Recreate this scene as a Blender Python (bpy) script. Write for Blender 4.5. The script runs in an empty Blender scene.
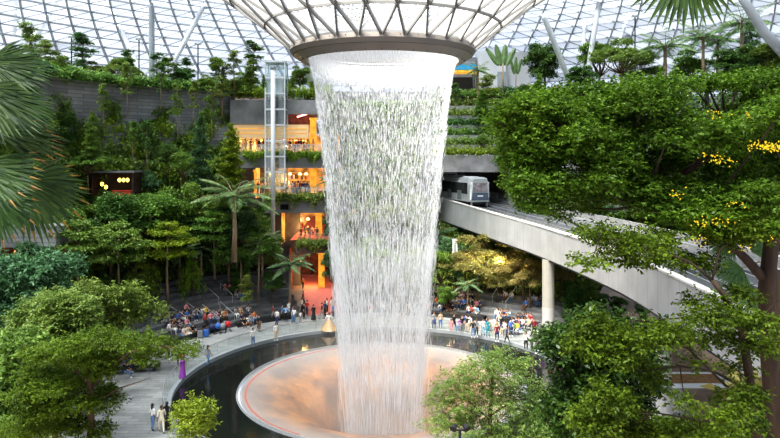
import bpy, bmesh, math, random
import numpy as np
from math import sin, cos, pi, radians, sqrt, atan2
from mathutils import Vector, Matrix

random.seed(7)
RNG = np.random.default_rng(7)
MIST = True
HAZE = False
SC = bpy.context.scene
COL = SC.collection
F = 650.0            # focal length in pixels
HX, HY = 390.0, 156.0  # principal column, horizon row
EZ = 19.0            # eye height above the plaza
CX, CY = -0.6, 55.0  # axis of the waterfall

def at(px, py, D):
    return Vector(((px-HX)/F*D, D, EZ+(HY-py)/F*D))

# ------------------------------------------------------------------ materials
def new_mat(name):
    m = bpy.data.materials.new(name); m.use_nodes = True
    nt = m.node_tree; nt.nodes.clear()
    out = nt.nodes.new('ShaderNodeOutputMaterial')
    return m, nt, out

def nd(nt, t, **kw):
    n = nt.nodes.new(t)
    for k, v in kw.items():
        if k.startswith('i_'):
            n.inputs[k[2:].replace('_', ' ')].default_value = v
        else:
            setattr(n, k, v)
    return n

def c4(c): return (c[0], c[1], c[2], 1.0)

def mat(name, col, rough=0.6, var=0.25, scale=2.0, metal=0.0, bump=0.0, emit=0.0, spec=0.5, stretch=None):
    """a painted / stone / metal surface: colour broken up by noise"""
    m, nt, out = new_mat(name)
    b = nd(nt, 'ShaderNodeBsdfPrincipled')
    b.inputs['Roughness'].default_value = rough
    b.inputs['Metallic'].default_value = metal
    b.inputs['Specular IOR Level'].default_value = spec
    tc = nd(nt, 'ShaderNodeTexCoord')
    nz = nd(nt, 'ShaderNodeTexNoise', i_Scale=scale, i_Detail=5.0)
    if stretch:
        mp = nd(nt, 'ShaderNodeMapping'); mp.inputs['Scale'].default_value = stretch
        nt.links.new(tc.outputs['Object'], mp.inputs['Vector']); nt.links.new(mp.outputs[0], nz.inputs['Vector'])
    else:
        nt.links.new(tc.outputs['Object'], nz.inputs['Vector'])
    cr = nd(nt, 'ShaderNodeValToRGB')
    cr.color_ramp.elements[0].position = 0.3; cr.color_ramp.elements[1].position = 0.7
    cr.color_ramp.elements[0].color = c4([max(0, x*(1-var)) for x in col])
    cr.color_ramp.elements[1].color = c4([min(1, x*(1+var)) for x in col])
    nt.links.new(nz.outputs['Fac'], cr.inputs[0])
    nt.links.new(cr.outputs[0], b.inputs['Base Color'])
    if emit:
        nt.links.new(cr.outputs[0], b.inputs['Emission Color'])
        b.inputs['Emission Strength'].default_value = emit
    if bump:
        bp = nd(nt, 'ShaderNodeBump', i_Strength=bump, i_Distance=0.1)
        nt.links.new(nz.outputs['Fac'], bp.inputs['Height']); nt.links.new(bp.outputs[0], b.inputs['Normal'])
    nt.links.new(b.outputs[0], out.inputs[0])
    return m

def brick_mat(name, c1, c2, mortar, scale, rough=0.7, bw=0.9, rh=0.35, ms=0.02, rot=None, bump=0.2):
    m, nt, out = new_mat(name)
    b = nd(nt, 'ShaderNodeBsdfPrincipled'); b.inputs['Roughness'].default_value = rough
    tc = nd(nt, 'ShaderNodeTexCoord'); mp = nd(nt, 'ShaderNodeMapping')
    if rot: mp.inputs['Rotation'].default_value = rot
    br = nd(nt, 'ShaderNodeTexBrick', i_Scale=scale)
    br.inputs['Color1'].default_value = c4(c1); br.inputs['Color2'].default_value = c4(c2)
    br.inputs['Mortar'].default_value = c4(mortar); br.inputs['Mortar Size'].default_value = ms
    br.inputs['Brick Width'].default_value = bw; br.inputs['Row Height'].default_value = rh
    nz = nd(nt, 'ShaderNodeTexNoise', i_Scale=0.35, i_Detail=6.0)
    mx = nd(nt, 'ShaderNodeMixRGB', blend_type='MULTIPLY'); mx.inputs[0].default_value = 0.7
    cr = nd(nt, 'ShaderNodeValToRGB'); cr.color_ramp.elements[0].position = .35; cr.color_ramp.elements[1].position = .65
    cr.color_ramp.elements[0].color = (.5, .5, .5, 1)
    nt.links.new(tc.outputs['UV' if rot is None and name.endswith('_uv') else 'Object'], mp.inputs[0]); nt.links.new(mp.outputs[0], br.inputs['Vector'])
    nt.links.new(tc.outputs['Object'], nz.inputs['Vector']); nt.links.new(nz.outputs['Fac'], cr.inputs[0])
    nt.links.new(br.outputs['Color'], mx.inputs[1]); nt.links.new(cr.outputs[0], mx.inputs[2])
    nt.links.new(mx.outputs[0], b.inputs['Base Color'])
    nt.links.new(b.outputs[0], out.inputs[0])
    return m

def leaf_mat(name, dark, light, trans=0.35, rough=0.45, tip=None, spec=0.4):
    m, nt, out = new_mat(name)
    g = nd(nt, 'ShaderNodeNewGeometry'); oi = nd(nt, 'ShaderNodeObjectInfo')
    tc = nd(nt, 'ShaderNodeTexCoord'); nz = nd(nt, 'ShaderNodeTexNoise', i_Scale=0.55, i_Detail=2.0)
    nt.links.new(tc.outputs['Object'], nz.inputs['Vector'])
    add = nd(nt, 'ShaderNodeMath', operation='MULTIPLY_ADD'); add.inputs[1].default_value = 0.55
    nt.links.new(g.outputs['Random Per Island'], add.inputs[0])
    s2 = nd(nt, 'ShaderNodeMath', operation='MULTIPLY_ADD'); s2.inputs[1].default_value = 0.9; s2.inputs[2].default_value = -0.22
    nt.links.new(nz.outputs['Fac'], s2.inputs[0]); nt.links.new(s2.outputs[0], add.inputs[2])
    cr = nd(nt, 'ShaderNodeValToRGB')
    cr.color_ramp.elements[0].position = 0.05; cr.color_ramp.elements[1].position = 0.95
    cr.color_ramp.elements[0].color = c4(dark); cr.color_ramp.elements[1].color = c4(light)
    if tip:
        e = cr.color_ramp.elements.new(0.88); e.color = c4(light)
        cr.color_ramp.elements[2].color = c4(tip)
    nt.links.new(add.outputs[0], cr.inputs[0])
    hs = nd(nt, 'ShaderNodeHueSaturation')
    hm = nd(nt, 'ShaderNodeMath', operation='MULTIPLY_ADD'); hm.inputs[1].default_value = 0.04; hm.inputs[2].default_value = 0.48
    nt.links.new(oi.outputs['Random'], hm.inputs[0]); nt.links.new(hm.outputs[0], hs.inputs['Hue'])
    nt.links.new(cr.outputs[0], hs.inputs['Color'])
    b = nd(nt, 'ShaderNodeBsdfPrincipled'); b.inputs['Roughness'].default_value = rough
    b.inputs['Specular IOR Level'].default_value = spec
    t = nd(nt, 'ShaderNodeBsdfTranslucent'); mx = nd(nt, 'ShaderNodeMixShader'); mx.inputs[0].default_value = trans
    nt.links.new(hs.outputs[0], b.inputs['Base Color']); nt.links.new(hs.outputs[0], t.inputs['Color'])
    nt.links.new(b.outputs[0], mx.inputs[1]); nt.links.new(t.outputs[0], mx.inputs[2])
    nt.links.new(mx.outputs[0], out.inputs[0])
    return m

def glass_mat(name, tint=(1, 1, 1), white=0.2, gloss=0.06, whitecol=(.9, .94, 1)):
    """thin pane: mostly see-through, some white diffusion, a little mirror"""
    m, nt, out = new_mat(name)
    tr = nd(nt, 'ShaderNodeBsdfTransparent'); tr.inputs[0].default_value = c4(tint)
    df = nd(nt, 'ShaderNodeBsdfTranslucent'); df.inputs[0].default_value = c4(whitecol)
    gl = nd(nt, 'ShaderNodeBsdfGlossy', i_Roughness=0.08)
    g = nd(nt, 'ShaderNodeNewGeometry')
    r = nd(nt, 'ShaderNodeMath', operation='MULTIPLY_ADD'); r.inputs[1].default_value = white*0.8; r.inputs[2].default_value = white*0.6
    nt.links.new(g.outputs['Random Per Island'], r.inputs[0])
    m1 = nd(nt, 'ShaderNodeMixShader'); m2 = nd(nt, 'ShaderNodeMixShader'); m2.inputs[0].default_value = gloss
    nt.links.new(r.outputs[0], m1.inputs[0]); nt.links.new(tr.outputs[0], m1.inputs[1]); nt.links.new(df.outputs[0], m1.inputs[2])
    nt.links.new(m1.outputs[0], m2.inputs[1]); nt.links.new(gl.outputs[0], m2.inputs[2])
    nt.links.new(m2.outputs[0], out.inputs[0])
    return m

def emis(name, col, s):
    m, nt, out = new_mat(name)
    e = nd(nt, 'ShaderNodeEmission', i_Strength=s); e.inputs[0].default_value = c4(col)
    nt.links.new(e.outputs[0], out.inputs[0]); return m

# ------------------------------------------------------------------ mesh helpers
class MB:
    def __init__(s): s.v = []; s.f = []; s.m = []
    def box(s, c, size, rz=0.0, mi=0, M=None):
        hx, hy, hz = size[0]/2, size[1]/2, size[2]/2
        i = len(s.v); R = Matrix.Rotation(rz, 3, 'Z') if M is None else M
        for dx in (-hx, hx):
            for dy in (-hy, hy):
                for dz in (-hz, hz):
                    p = R @ Vector((dx, dy, dz)); s.v.append((c[0]+p.x, c[1]+p.y, c[2]+p.z))
        for q in ((0, 1, 3, 2), (4, 6, 7, 5), (0, 4, 5, 1), (2, 3, 7, 6), (0, 2, 6, 4), (1, 5, 7, 3)):
            s.f.append(tuple(i+k for k in q)); s.m.append(mi)
    def bar(s, a, b, w, h=None, mi=0):
        a = Vector(a); b = Vector(b); h = h or w
        d = (b-a); L = d.length
        if L < 1e-6: return
        d.normalize(); up = Vector((0, 0, 1))
        if abs(d.z) > 0.99: up = Vector((0, 1, 0))
        x = d.cross(up).normalized(); y = x.cross(d).normalized()
        i = len(s.v)
        for p in (a, b):
            for sx, sy in ((-1, -1), (1, -1), (1, 1), (-1, 1)):
                q = p+x*(sx*w/2)+y*(sy*h/2); s.v.append(tuple(q))
        for q in ((0, 3, 2, 1), (4, 5, 6, 7), (0, 1, 5, 4), (1, 2, 6, 5), (2, 3, 7, 6), (3, 0, 4, 7)):
            s.f.append(tuple(i+k for k in q)); s.m.append(mi)
    def tube(s, pts, rad, n=8, mi=0, cap=True):
        pts = [Vector(p) for p in pts]
        if not hasattr(rad, '__len__'): rad = [rad]*len(pts)
        i0 = len(s.v); px = None
        for k, p in enumerate(pts):
            d = (pts[min(k+1, len(pts)-1)]-pts[max(k-1, 0)]).normalized()
            if px is None:
                ref = Vector((0, 0, 1)) if abs(d.z) < .9 else Vector((1, 0, 0))
                px = d.cross(ref).normalized()
            else:
                px = (px-d*px.dot(d)).normalized()
            py = d.cross(px)
            for j in range(n):
                a = 2*pi*j/n; q = p+(px*cos(a)+py*sin(a))*rad[k]; s.v.append(tuple(q))
        for k in range(len(pts)-1):
            for j in range(n):
                a, b = i0+k*n+j, i0+k*n+(j+1) % n
                s.f.append((a, b, b+n, a+n)); s.m.append(mi)
        if cap:
            s.f.append(tuple(i0+j for j in range(n))[::-1]); s.m.append(mi)
            e = i0+(len(pts)-1)*n; s.f.append(tuple(e+j for j in range(n))); s.m.append(mi)
    def lathe(s, prof, c=(0, 0, 0), n=16, mi=0, a0=0, a1=2*pi):
        i0 = len(s.v); full = abs(a1-a0-2*pi) < 1e-6; m = n if full else n+1
        for r, z in prof:
            for j in range(m):
                a = a0+(a1-a0)*j/n; s.v.append((c[0]+r*sin(a), c[1]+r*cos(a), c[2]+z))
        for k in range(len(prof)-1):
            for j in range(n):
                a = i0+k*m+j; b = i0+k*m+((j+1) % m)
                s.f.append((a, a+m, b+m, b)); s.m.append(mi)
    def poly(s, pts, mi=0):
        i = len(s.v); s.v += [tuple(p) for p in pts]; s.f.append(tuple(range(i, i+len(pts)))); s.m.append(mi)
    def ball(s, c, r, n=10, mi=0, sc=(1, 1, 1)):
        i0 = len(s.v); h = n//2
        for k in range(h+1):
            t = pi*k/h
            for j in range(n):
                a = 2*pi*j/n
                s.v.append((c[0]+r*sc[0]*sin(t)*cos(a), c[1]+r*sc[1]*sin(t)*sin(a), c[2]+r*sc[2]*cos(t)))
        for k in range(h):
            for j in range(n):
                a = i0+k*n+j; b = i0+k*n+(j+1) % n
                s.f.append((a, a+n, b+n, b)); s.m.append(mi)
    def build(s, name, mats, parent=None, smooth=False, kind=None, loc=None):
        me = bpy.data.meshes.new(name); me.from_pydata(s.v, [], s.f)
        if not isinstance(mats, (list, tuple)): mats = [mats]
        for m in mats: me.materials.append(m)
        if len(mats) > 1: me.polygons.foreach_set('material_index', s.m)
        if smooth: me.polygons.foreach_set('use_smooth', [True]*len(me.polygons))
        me.validate(); me.update()
        return link(name, me, parent, kind, loc)

def link(name, me, parent=None, kind=None, loc=None):
    o = bpy.data.objects.new(name, me); COL.objects.link(o)
    if parent: o.parent = parent
    if kind: o['kind'] = kind
    if loc is not None: o.location = loc
    return o

def quads(name, V, m, parent=None, kind=None, loc=None):
    """V: (n,4,3) numpy array of free quads -> one mesh"""
    n = len(V); me = bpy.data.meshes.new(name)
    me.vertices.add(4*n); me.vertices.foreach_set('co', np.asarray(V, dtype=np.float32).ravel())
    me.loops.add(4*n); me.loops.foreach_set('vertex_index', np.arange(4*n, dtype=np.int32))
    me.polygons.add(n); me.polygons.foreach_set('loop_start', np.arange(0, 4*n, 4, dtype=np.int32))
    me.polygons.foreach_set('loop_total', np.full(n, 4, dtype=np.int32))
    me.materials.append(m); me.update(calc_edges=True)
    return link(name, me, parent, kind, loc)

def unit(a): return a/np.maximum(np.linalg.norm(a, axis=-1, keepdims=True), 1e-9)

def leaf_quads(c, a, n, L, W, fold=0.15, droop=0.15):
    """c base points, a axes, n rough normals -> (k,4,3)"""
    a = unit(a); s = unit(np.cross(a, n)); n = np.cross(s, a)
    L = np.reshape(L, (-1, 1)); W = np.reshape(W, (-1, 1))
    mid = c+a*L*0.45
    return np.stack([c, mid+s*W*.5+n*W*fold, c+a*L-n*L*droop, mid-s*W*.5+n*W*fold], axis=1)

def sphere_dirs(n, rng=RNG):
    v = rng.normal(size=(n, 3)); return unit(v)

def crown_leaves(blobs, ntwig, per=8, L=0.3, W=None, rng=RNG, shell=0.55, spread=0.35, flat=0.35, up=1.0):
    """leaves in rosettes round twig ends scattered in ellipsoids (x,y,z,rx,ry,rz)"""
    W = W or L*0.5
    B = np.array(blobs, dtype=float); vol = (B[:, 3]*B[:, 4]*np.maximum(B[:, 5], .3))**0.67
    idx = rng.choice(len(B), size=ntwig, p=vol/vol.sum())
    d = sphere_dirs(ntwig, rng); low = d[:, 2] < -flat
    d[low, 2] *= -0.6
    rr = shell+(1-shell)*rng.random(ntwig)**0.5
    rr *= 1+0.12*np.sin(d[:, 0]*7+idx)*np.cos(d[:, 1]*9+idx*2)
    p = B[idx, :3]+d*B[idx, 3:6]*rr[:, None]
    P = np.repeat(p, per, axis=0); dd = np.repeat(d, per, axis=0); k = len(P)
    ax = sphere_dirs(k, rng)*1.0+dd*0.55; ax[:, 2] = ax[:, 2]*0.55-0.05
    nn = rng.normal(size=(k, 3))*0.45; nn[:, 2] += up
    P = P+rng.normal(size=(k, 3))*spread*L
    ll = L*(0.65+0.7*rng.random(k)); return leaf_quads(P, ax, nn, ll, ll*W/L)

# ------------------------------------------------------------------ things
ALL = []
def tag(o, label, cat, group=None, px=None, kind=None):
    o['label'] = label; o['category'] = cat
    if group: o['group'] = group
    if kind: o['kind'] = kind
    ALL.append((o, px if px is not None else 383, False)); return o
def share(o, label, cat, group):
    o['label'] = label; o['category'] = cat; o['group'] = group; return o
def empty(name, loc=(0, 0, 0), rz=0.0):
    o = bpy.data.objects.new(name, None); COL.objects.link(o); o.location = loc; o.rotation_euler = (0, 0, rz)
    o.empty_display_size = .3; return o
KIDS = {}
def copy_thing(o, loc=None, rz=None, sc=None):
    c = o.copy(); COL.objects.link(c)
    for k in ('group', 'label', 'category'):
        if k in c: del c[k]
    ch = KIDS.setdefault(o.name, [x for x in o.children])
    for x in ch:
        d = x.copy(); COL.objects.link(d); d.parent = c
    if loc is not None: c.location = loc
    if rz is not None: c.rotation_euler = (0, 0, rz)
    if sc is not None: c.scale = sc if hasattr(sc, '__len__') else (sc, sc, sc)
    return c
ORD = ['nearest', 'second', 'third', 'fourth', 'fifth', 'sixth', 'seventh', 'eighth', 'ninth', 'tenth', 'eleventh', 'twelfth', 'thirteenth', 'fourteenth', 'fifteenth', 'sixteenth', 'seventeenth', 'eighteenth', 'nineteenth', 'twentieth', 'twenty-first', 'twenty-second', 'twenty-third', 'twenty-fourth', 'twenty-fifth']
def finish_labels():
    by = {}
    for o, px, _ in ALL: by.setdefault(o['label'], []).append((abs(px-383), o))
    for lab, v in by.items():
        if len(v) > 1:
            v.sort(key=lambda t: t[0])
            for i, (_, o) in enumerate(v):
                o['label'] = f"{lab}, {ORD[min(i, len(ORD)-1)]} from the waterfall" if i else f"{lab}, nearest the waterfall"

# ------------------------------------------------------------------ lie of the land
STEP_W, STEP_H = 1.25, 0.45
def pol(x, y):
    dx, dy = x-CX, y-CY
    return sqrt(dx*dx+dy*dy), math.degrees(atan2(dx, dy))
def zprof(r, phi):
    """height of the ground at polar place; every sector of the valley has its own"""
    if r < 24: return 0.0
    if -72 < phi <= -24:      # seating steps, then planted slope
        if r < 34: return STEP_H*(int((r-24)/STEP_W)+1)
        return 4.0+min(r-34, 8)*0.75
    if phi <= -72:
        return 0.7 if r < 26 else 0.7+min(r-26, 16)*0.55
    if -24 < phi <= -11: return 0.0
    if -11 < phi <= 10:
        return 0.6+max(0, min(r-24, 16))*0.55
    if phi <= 52:
        if r < 29: return STEP_H*(int((r-24)/STEP_W)+1)
        return 1.9+min(r-29, 9)*0.75
    return 0.0 if r < 40 else (r-40)*0.8
def P(r, phi, z=None):
    a = radians(phi); x, y = CX+r*sin(a), CY+r*cos(a)
    return Vector((x, y, zprof(r, phi) if z is None else z))
def hit(px, py, dmax=100):
    """where the sight line through a pixel first meets the ground: a real place"""
    D = 20.0
    while D < dmax:
        p = at(px, py, D); r, phi = pol(p.x, p.y)
        if p.z <= zprof(r, phi): return Vector((p.x, p.y, zprof(r, phi)))
        D += 0.1
    return at(px, py, dmax)
# ================================================================== MATERIALS
M = {}
M['paving'] = brick_mat('paving_stone', (.36, .37, .36), (.25, .26, .26), (.14, .14, .14), 1.0, bw=1.5, rh=.5, ms=.015)
M['brown_paving'] = brick_mat('brown_paving', (.33, .23, .17), (.25, .18, .14), (.15, .11, .09), 1.0, bw=1.2, rh=.4, ms=.015)
M['step'] = mat('dark_step_stone', (.12, .125, .13), .7, .3, 1.2)
M['soil'] = mat('planted_soil', (.035, .042, .02), .9, .5, 1.5)
M['wall'] = brick_mat('grey_slate_wall', (.34, .35, .36), (.23, .24, .25), (.15, .155, .16), 1.0, bw=2.2, rh=.45, ms=.03, rot=(pi/2, 0, 0))
M['slab'] = mat('grey_slab_concrete', (.25, .255, .26), .75, .22, .8)
M['lightconc'] = mat('pale_concrete', (.40, .40, .39), .7, .12, .9, stretch=(1, 1, .25))
M['portal'] = mat('portal_concrete', (.24, .24, .24), .8, .35, .7)
M['white_metal'] = mat('white_painted_steel', (.62, .65, .68), .4, .05, 1)
M['grey_metal'] = mat('grey_painted_steel', (.30, .33, .35), .45, .08, 1)
M['rib'] = mat('roof_steel', (.36, .39, .43), .5, .1, .3)
M['finger'] = mat('funnel_steel', (.17, .17, .165), .5, .1, .3)
M['ringface'] = mat('champagne_panel', (.235, .215, .195), .38, .06, .3, metal=.2)
M['dark'] = mat('black_metal', (.02, .021, .023), .4, .2, 2)
M['rail_steel'] = mat('brushed_rail_steel', (.5, .52, .53), .3, .1, 3, metal=.6)
M['roofglass'] = glass_mat('roof_glass', (.66, .70, .76), white=.22, whitecol=(.3, .33, .38))
M['roofglass2'] = glass_mat('roof_glass_frosted', tint=(.50, .54, .6), white=.7, whitecol=(.17, .19, .23))
M['funnelglass'] = glass_mat('funnel_glass', white=.16)
M['glass'] = glass_mat('clear_glass', (.93, .97, .96), white=.05, gloss=.1)
M['bark'] = mat('brown_bark', (.13, .085, .05), .85, .35, 5, stretch=(1, 1, .2), bump=.4)
M['bark_pale'] = mat('pale_bark', (.27, .2, .13), .8, .3, 5, stretch=(1, 1, .2))
M['bark_dark'] = mat('dark_bark', (.055, .035, .022), .85, .4, 6, stretch=(1, 1, .2), bump=.4)
M['red'] = mat('red_carpet', (.55, .15, .12), .8, .12, 1.5, emit=.12)  # slight glow put into the carpet, which is no lamp
M['orange_wall'] = mat('warm_lit_shop_wall', (.70, .26, .06), .7, .75, .7, emit=.75)  # warm shop light put into the wall as its own glow
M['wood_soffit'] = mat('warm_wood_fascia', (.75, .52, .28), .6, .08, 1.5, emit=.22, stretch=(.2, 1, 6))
M['gold_col'] = mat('gold_lit_column', (.85, .36, .04), .5, .4, 1.2, emit=.6)  # lit look comes from a glow put into the gold
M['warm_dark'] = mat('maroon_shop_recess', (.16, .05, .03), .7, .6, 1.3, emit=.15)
M['grip'] = mat('road_deck', (.045, .05, .058), .8, .2, 1)

def water_mat():
    m, nt, out = new_mat('dark_pool_water')
    b = nd(nt, 'ShaderNodeBsdfPrincipled'); b.inputs['Base Color'].default_value = (.012, .014, .013, 1)
    b.inputs['Roughness'].default_value = .06; b.inputs['Specular IOR Level'].default_value = .45
    tc = nd(nt, 'ShaderNodeTexCoord'); nz = nd(nt, 'ShaderNodeTexNoise', i_Scale=1.6, i_Detail=3.0)
    bp = nd(nt, 'ShaderNodeBump', i_Strength=.12, i_Distance=.05)
    nt.links.new(tc.outputs['Object'], nz.inputs['Vector']); nt.links.new(nz.outputs['Fac'], bp.inputs['Height'])
    nt.links.new(bp.outputs[0], b.inputs['Normal']); nt.links.new(b.outputs[0], out.inputs[0]); return m
M['water'] = water_mat()

def bowl_mat():
    m, nt, out = new_mat('wet_amber_bowl')
    b = nd(nt, 'ShaderNodeBsdfPrincipled'); b.inputs['Roughness'].default_value = .35
    tc = nd(nt, 'ShaderNodeTexCoord')
    nz = nd(nt, 'ShaderNodeTexNoise', i_Scale=.42, i_Detail=4.0); n2 = nd(nt, 'ShaderNodeTexNoise', i_Scale=3.0, i_Detail=6.0)
    cr = nd(nt, 'ShaderNodeValToRGB')
    cr.color_ramp.elements[0].position = .36; cr.color_ramp.elements[0].color = (.15, .09, .065, 1)
    cr.color_ramp.elements[1].position = .62; cr.color_ramp.elements[1].color = (.42, .20, .085, 1)
    mx = nd(nt, 'ShaderNodeMixRGB', blend_type='OVERLAY'); mx.inputs[0].default_value = .45
    # paler towards the rim: mist and sky reflection painted into the colour
    le = nd(nt, 'ShaderNodeVectorMath', operation='LENGTH')
    mr = nd(nt, 'ShaderNodeMapRange'); mr.inputs[1].default_value = 7.8; mr.inputs[2].default_value = 12.5
    m2 = nd(nt, 'ShaderNodeMixRGB'); m2.inputs[2].default_value = (.31, .31, .31, 1)
    L = nt.links.new
    L(tc.outputs['Object'], nz.inputs['Vector']); L(tc.outputs['Object'], n2.inputs['Vector']); L(tc.outputs['Object'], le.inputs[0])
    L(nz.outputs['Fac'], cr.inputs[0]); L(cr.outputs[0], mx.inputs[1]); L(n2.outputs['Fac'], mx.inputs[2])
    L(le.outputs['Value'], mr.inputs[0]); L(mr.outputs[0], m2.inputs[0]); L(mx.outputs[0], m2.inputs[1])
    L(m2.outputs[0], b.inputs['Base Color']); L(b.outputs[0], out.inputs[0])
    return m
M['bowl'] = bowl_mat()

# ================================================================== GROUND, POOL
def arc(name, prof, a0, a1, m, n=None, kind='structure', parent=None):
    mb = MB(); n = n or max(6, int(abs(a1-a0)/2.0))
    mb.lathe(prof, (CX, CY, 0), n, 0, radians(a0), radians(a1)); return mb.build(name, m, parent, kind=kind)

mb = MB(); mb.lathe([(17.0, 0), (24.4, 0)], (CX, CY, 0), 96); mb.build('floor', M['paving'], kind='structure')
mb = MB(); mb.lathe([(24.0, -.02), (75, -.02)], (CX, CY, 0), 96); mb.build('floor_outer', M['brown_paving'], kind='structure')
def stepprof(n, r0=24.0):
    p = [(r0, -.3)]
    for i in range(n):
        p += [(r0+i*STEP_W, STEP_H*(i+1)), (r0+(i+1)*STEP_W, STEP_H*(i+1))]
    return p
arc('floor_terrace_left', stepprof(8)+[(34, 4.0), (42, 10), (43, 10)], -72, -24, M['step'], 40)
arc('floor_slope_left', [(34, 4.05), (42.1, 10.1)], -72, -24, M['soil'])
arc('floor_slope_far_left', [(24.4, -.2), (24.4, .7), (26, .7), (42, 9.5), (43, 9.5)], -115, -72, M['soil'])
arc('floor_slope_behind', [(24, -.2), (24, .6), (25, .8), (40, 9.4)], -11, 10, M['soil'])
arc('floor_terrace_right', stepprof(4)+[(29, 1.9), (38, 8.65)], 10, 52, M['step'], 30)
arc('floor_slope_right', [(29, 2.0), (38, 8.7), (41, 8.7)], 10, 52, M['soil'])
arc('floor_slope_far_right', [(40, -.1), (60, 16)], 52, 110, M['soil'])
# black benches / raised kerbs facing the pool
for k, (a0, a1, r) in enumerate(((-64, -47, 23.6), (-44, -27, 23.4), (5, 30, 22.6), (33, 45, 23.5))):
    o = arc('curved_bench', [(r, 0), (r, .5), (r+1.1, .5), (r+1.1, 0)], a0, a1, M['dark'], 14, kind=None)
    tag(o, ['long curved black stone bench on the plaza at the foot of the left steps',
            'curved black stone bench on the plaza left of the red entrance path',
            'curved black stone bench beyond the pool at the right of the waterfall',
            'short curved black bench near the round bridge column'][k], 'bench')
# red path
mb = MB(); mb.poly([P(24.2, -22.5, .03), P(24.2, -12, .03), at(333, 252, 1)*0+Vector((-8.6, 104, .03)), Vector((-14.2, 104, .03))])
mb.build('floor_red_carpet', M['red'], kind='structure')
# pool
mb = MB(); mb.lathe([(12.1, -.28), (17.05, -.28)], (CX, CY, 0), 96); o = mb.build('pool_water', M['water'], kind='structure')
mb = MB(); mb.lathe([(17.0, -.5), (17.0, .06), (17.35, .06), (17.35, 0)], (CX, CY, 0), 96); mb.build('trim_1', M['grey_metal'], kind='structure')
rim = empty('pool_edging', (CX, CY, 0))
tag(rim, 'thin round metal rim between the dark pool and the amber bowl', 'rim')
mb = MB(); mb.lathe([(12.08, -.4), (12.08, -.2), (11.98, -.2), (11.98, -.5)], n=96); mb.build('outer_ring', M['rail_steel'], rim)
mb = MB(); mb.lathe([(11.8, -.5), (11.8, -.24), (11.74, -.24), (11.74, -.6)], n=96); mb.build('inner_ring', M['rail_steel'], rim)
mb = MB(); mb.lathe([(11.45, -.335), (11.27, -.36)], n=60, a0=radians(-150), a1=radians(-15)); mb.build('light_strip', emis('pink_light', (1, .42, .36), .5), rim)
mb = MB(); mb.lathe([(11.7, -.32), (10.8, -.42), (9.5, -.75), (7.8, -1.3), (6.2, -2.3), (5.2, -4), (4.6, -7), (4.4, -11), (0, -11.5)], n=96)
o = mb.build('basin_bowl', M['bowl'], smooth=True, loc=(CX, CY, 0)); tag(o, 'wet amber bowl under the waterfall, pale and misty along its far edge', 'basin')
# balustrade
bal = empty('glass_balustrade', (CX, CY, 0)); tag(bal, 'low frameless glass balustrade curving round the dark pool', 'railing')
mb = MB(); mb.lathe([(17.6, 0), (17.6, 1.05)], n=96); mb.build('glass_panel', M['glass'], bal)
mb = MB(); mb.lathe([(17.63, 1.05), (17.63, 1.09), (17.57, 1.09), (17.57, 1.05)], n=96)
for k in range(72):
    a = 2*pi*k/72; mb.box((17.6*sin(a), 17.6*cos(a), .5), (.03, .03, 1.05))
mb.build('rail', M['rail_steel'], bal)

# ================================================================== ROOF
FUN = [(7.6, 27.9), (9.9, 29.75), (12.7, 31.8), (15.8, 33.8)]
DOME = [(15.8, 33.8), (18.2, 35.2), (20.8, 36.6), (23.6, 38), (26.5, 39.3), (29.5, 40.5), (32.6, 41.6), (35.8, 42.5), (39, 43.1), (42.3, 43.5), (45.6, 43.6), (48.9, 43.3), (52.1, 42.6), (55.2, 41.5), (58, 39.9), (60.6, 38), (63, 35.8), (65.2, 33.4), (67.2, 30.8), (68.8, 28), (70, 25), (70.6, 22)]
def node(r, z, k, N, off=0.0):
    a = 2*pi*(k+off)/N; return Vector((CX+r*sin(a), CY+r*cos(a), z))
N1 = 28
frame = MB(); gl = MB()
for j in range(len(FUN)):
    r, z = FUN[j]; off = .5*(j % 2)
    for k in range(N1):
        a = node(r, z, k, N1, off); b = node(r, z, k+1, N1, off)
        if j: frame.bar(a, b, .13, .3)
        if j+1 < len(FUN):
            r2, z2 = FUN[j+1]; of2 = .5*((j+1) % 2)
            sh = 0 if off > of2 else -1
            c = node(r2, z2, k+1+sh, N1, of2); d = node(r2, z2, k+2+sh, N1, of2)
            # neighbours of node a in next ring: c' = k+off-of2 -.5 / +.5
            e1 = node(r2, z2, k+off-.5, N1, 0); e2 = node(r2, z2, k+off+.5, N1, 0)
            frame.bar(a, e1, .13, .34); frame.bar(a, e2, .13, .34)
            gl.poly([a, e1, e2]); gl.poly([a, e2, b])
roof = empty('glass_roof', (0, 0, 0)); roof['kind'] = 'structure'
frame.build('funnel_frame', M['finger'], roof, kind='structure')
gl.build('funnel_glazing', M['funnelglass'], roof, kind='structure')
N2 = 112
fine = []
for j in range(len(DOME)-1):
    (r, z), (r2, z2) = DOME[j], DOME[j+1]; fine += [(r, z), ((r+r2)/2, (z+z2)/2+.03)]
fine.append(DOME[-1]); J = len(fine)
frame = MB(); gl = MB(); gl2 = MB()
for side in (-1, 1):
    for j in range(J-1):
        r, z = fine[j]; r2, z2 = fine[j+1]
        o1 = side*.27*(J-1-j); o2 = side*.27*(J-2-j)
        if j < 2: pass
        for k in range(-N2//2-30, N2//2+30):
            ang = (k+.5+(o1+o2)/2)/N2*360
            if not (0 <= side*ang < 180): continue
            a = node(r, z, k+o1, N2); b = node(r, z, k+1+o1, N2); c = node(r2, z2, k+o2, N2); d = node(r2, z2, k+1+o2, N2)
            frame.bar(a, c, .17, .5)
            frame.bar(a, b, .15, .15 if j % 2 else .28)
            frame.bar(b if side < 0 else a, c if side < 0 else d, .09, .14)
            g_ = gl if (j % 2) else gl2
            g_.poly([a, b, d]); g_.poly([a, d, c])
gl2.build('dome_glazing_frosted', M['roofglass2'], roof, kind='structure')
frame.build('dome_frame', M['rib'], roof, kind='structure')
gl.build('dome_glazing', M['roofglass'], roof, kind='structure')

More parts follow.
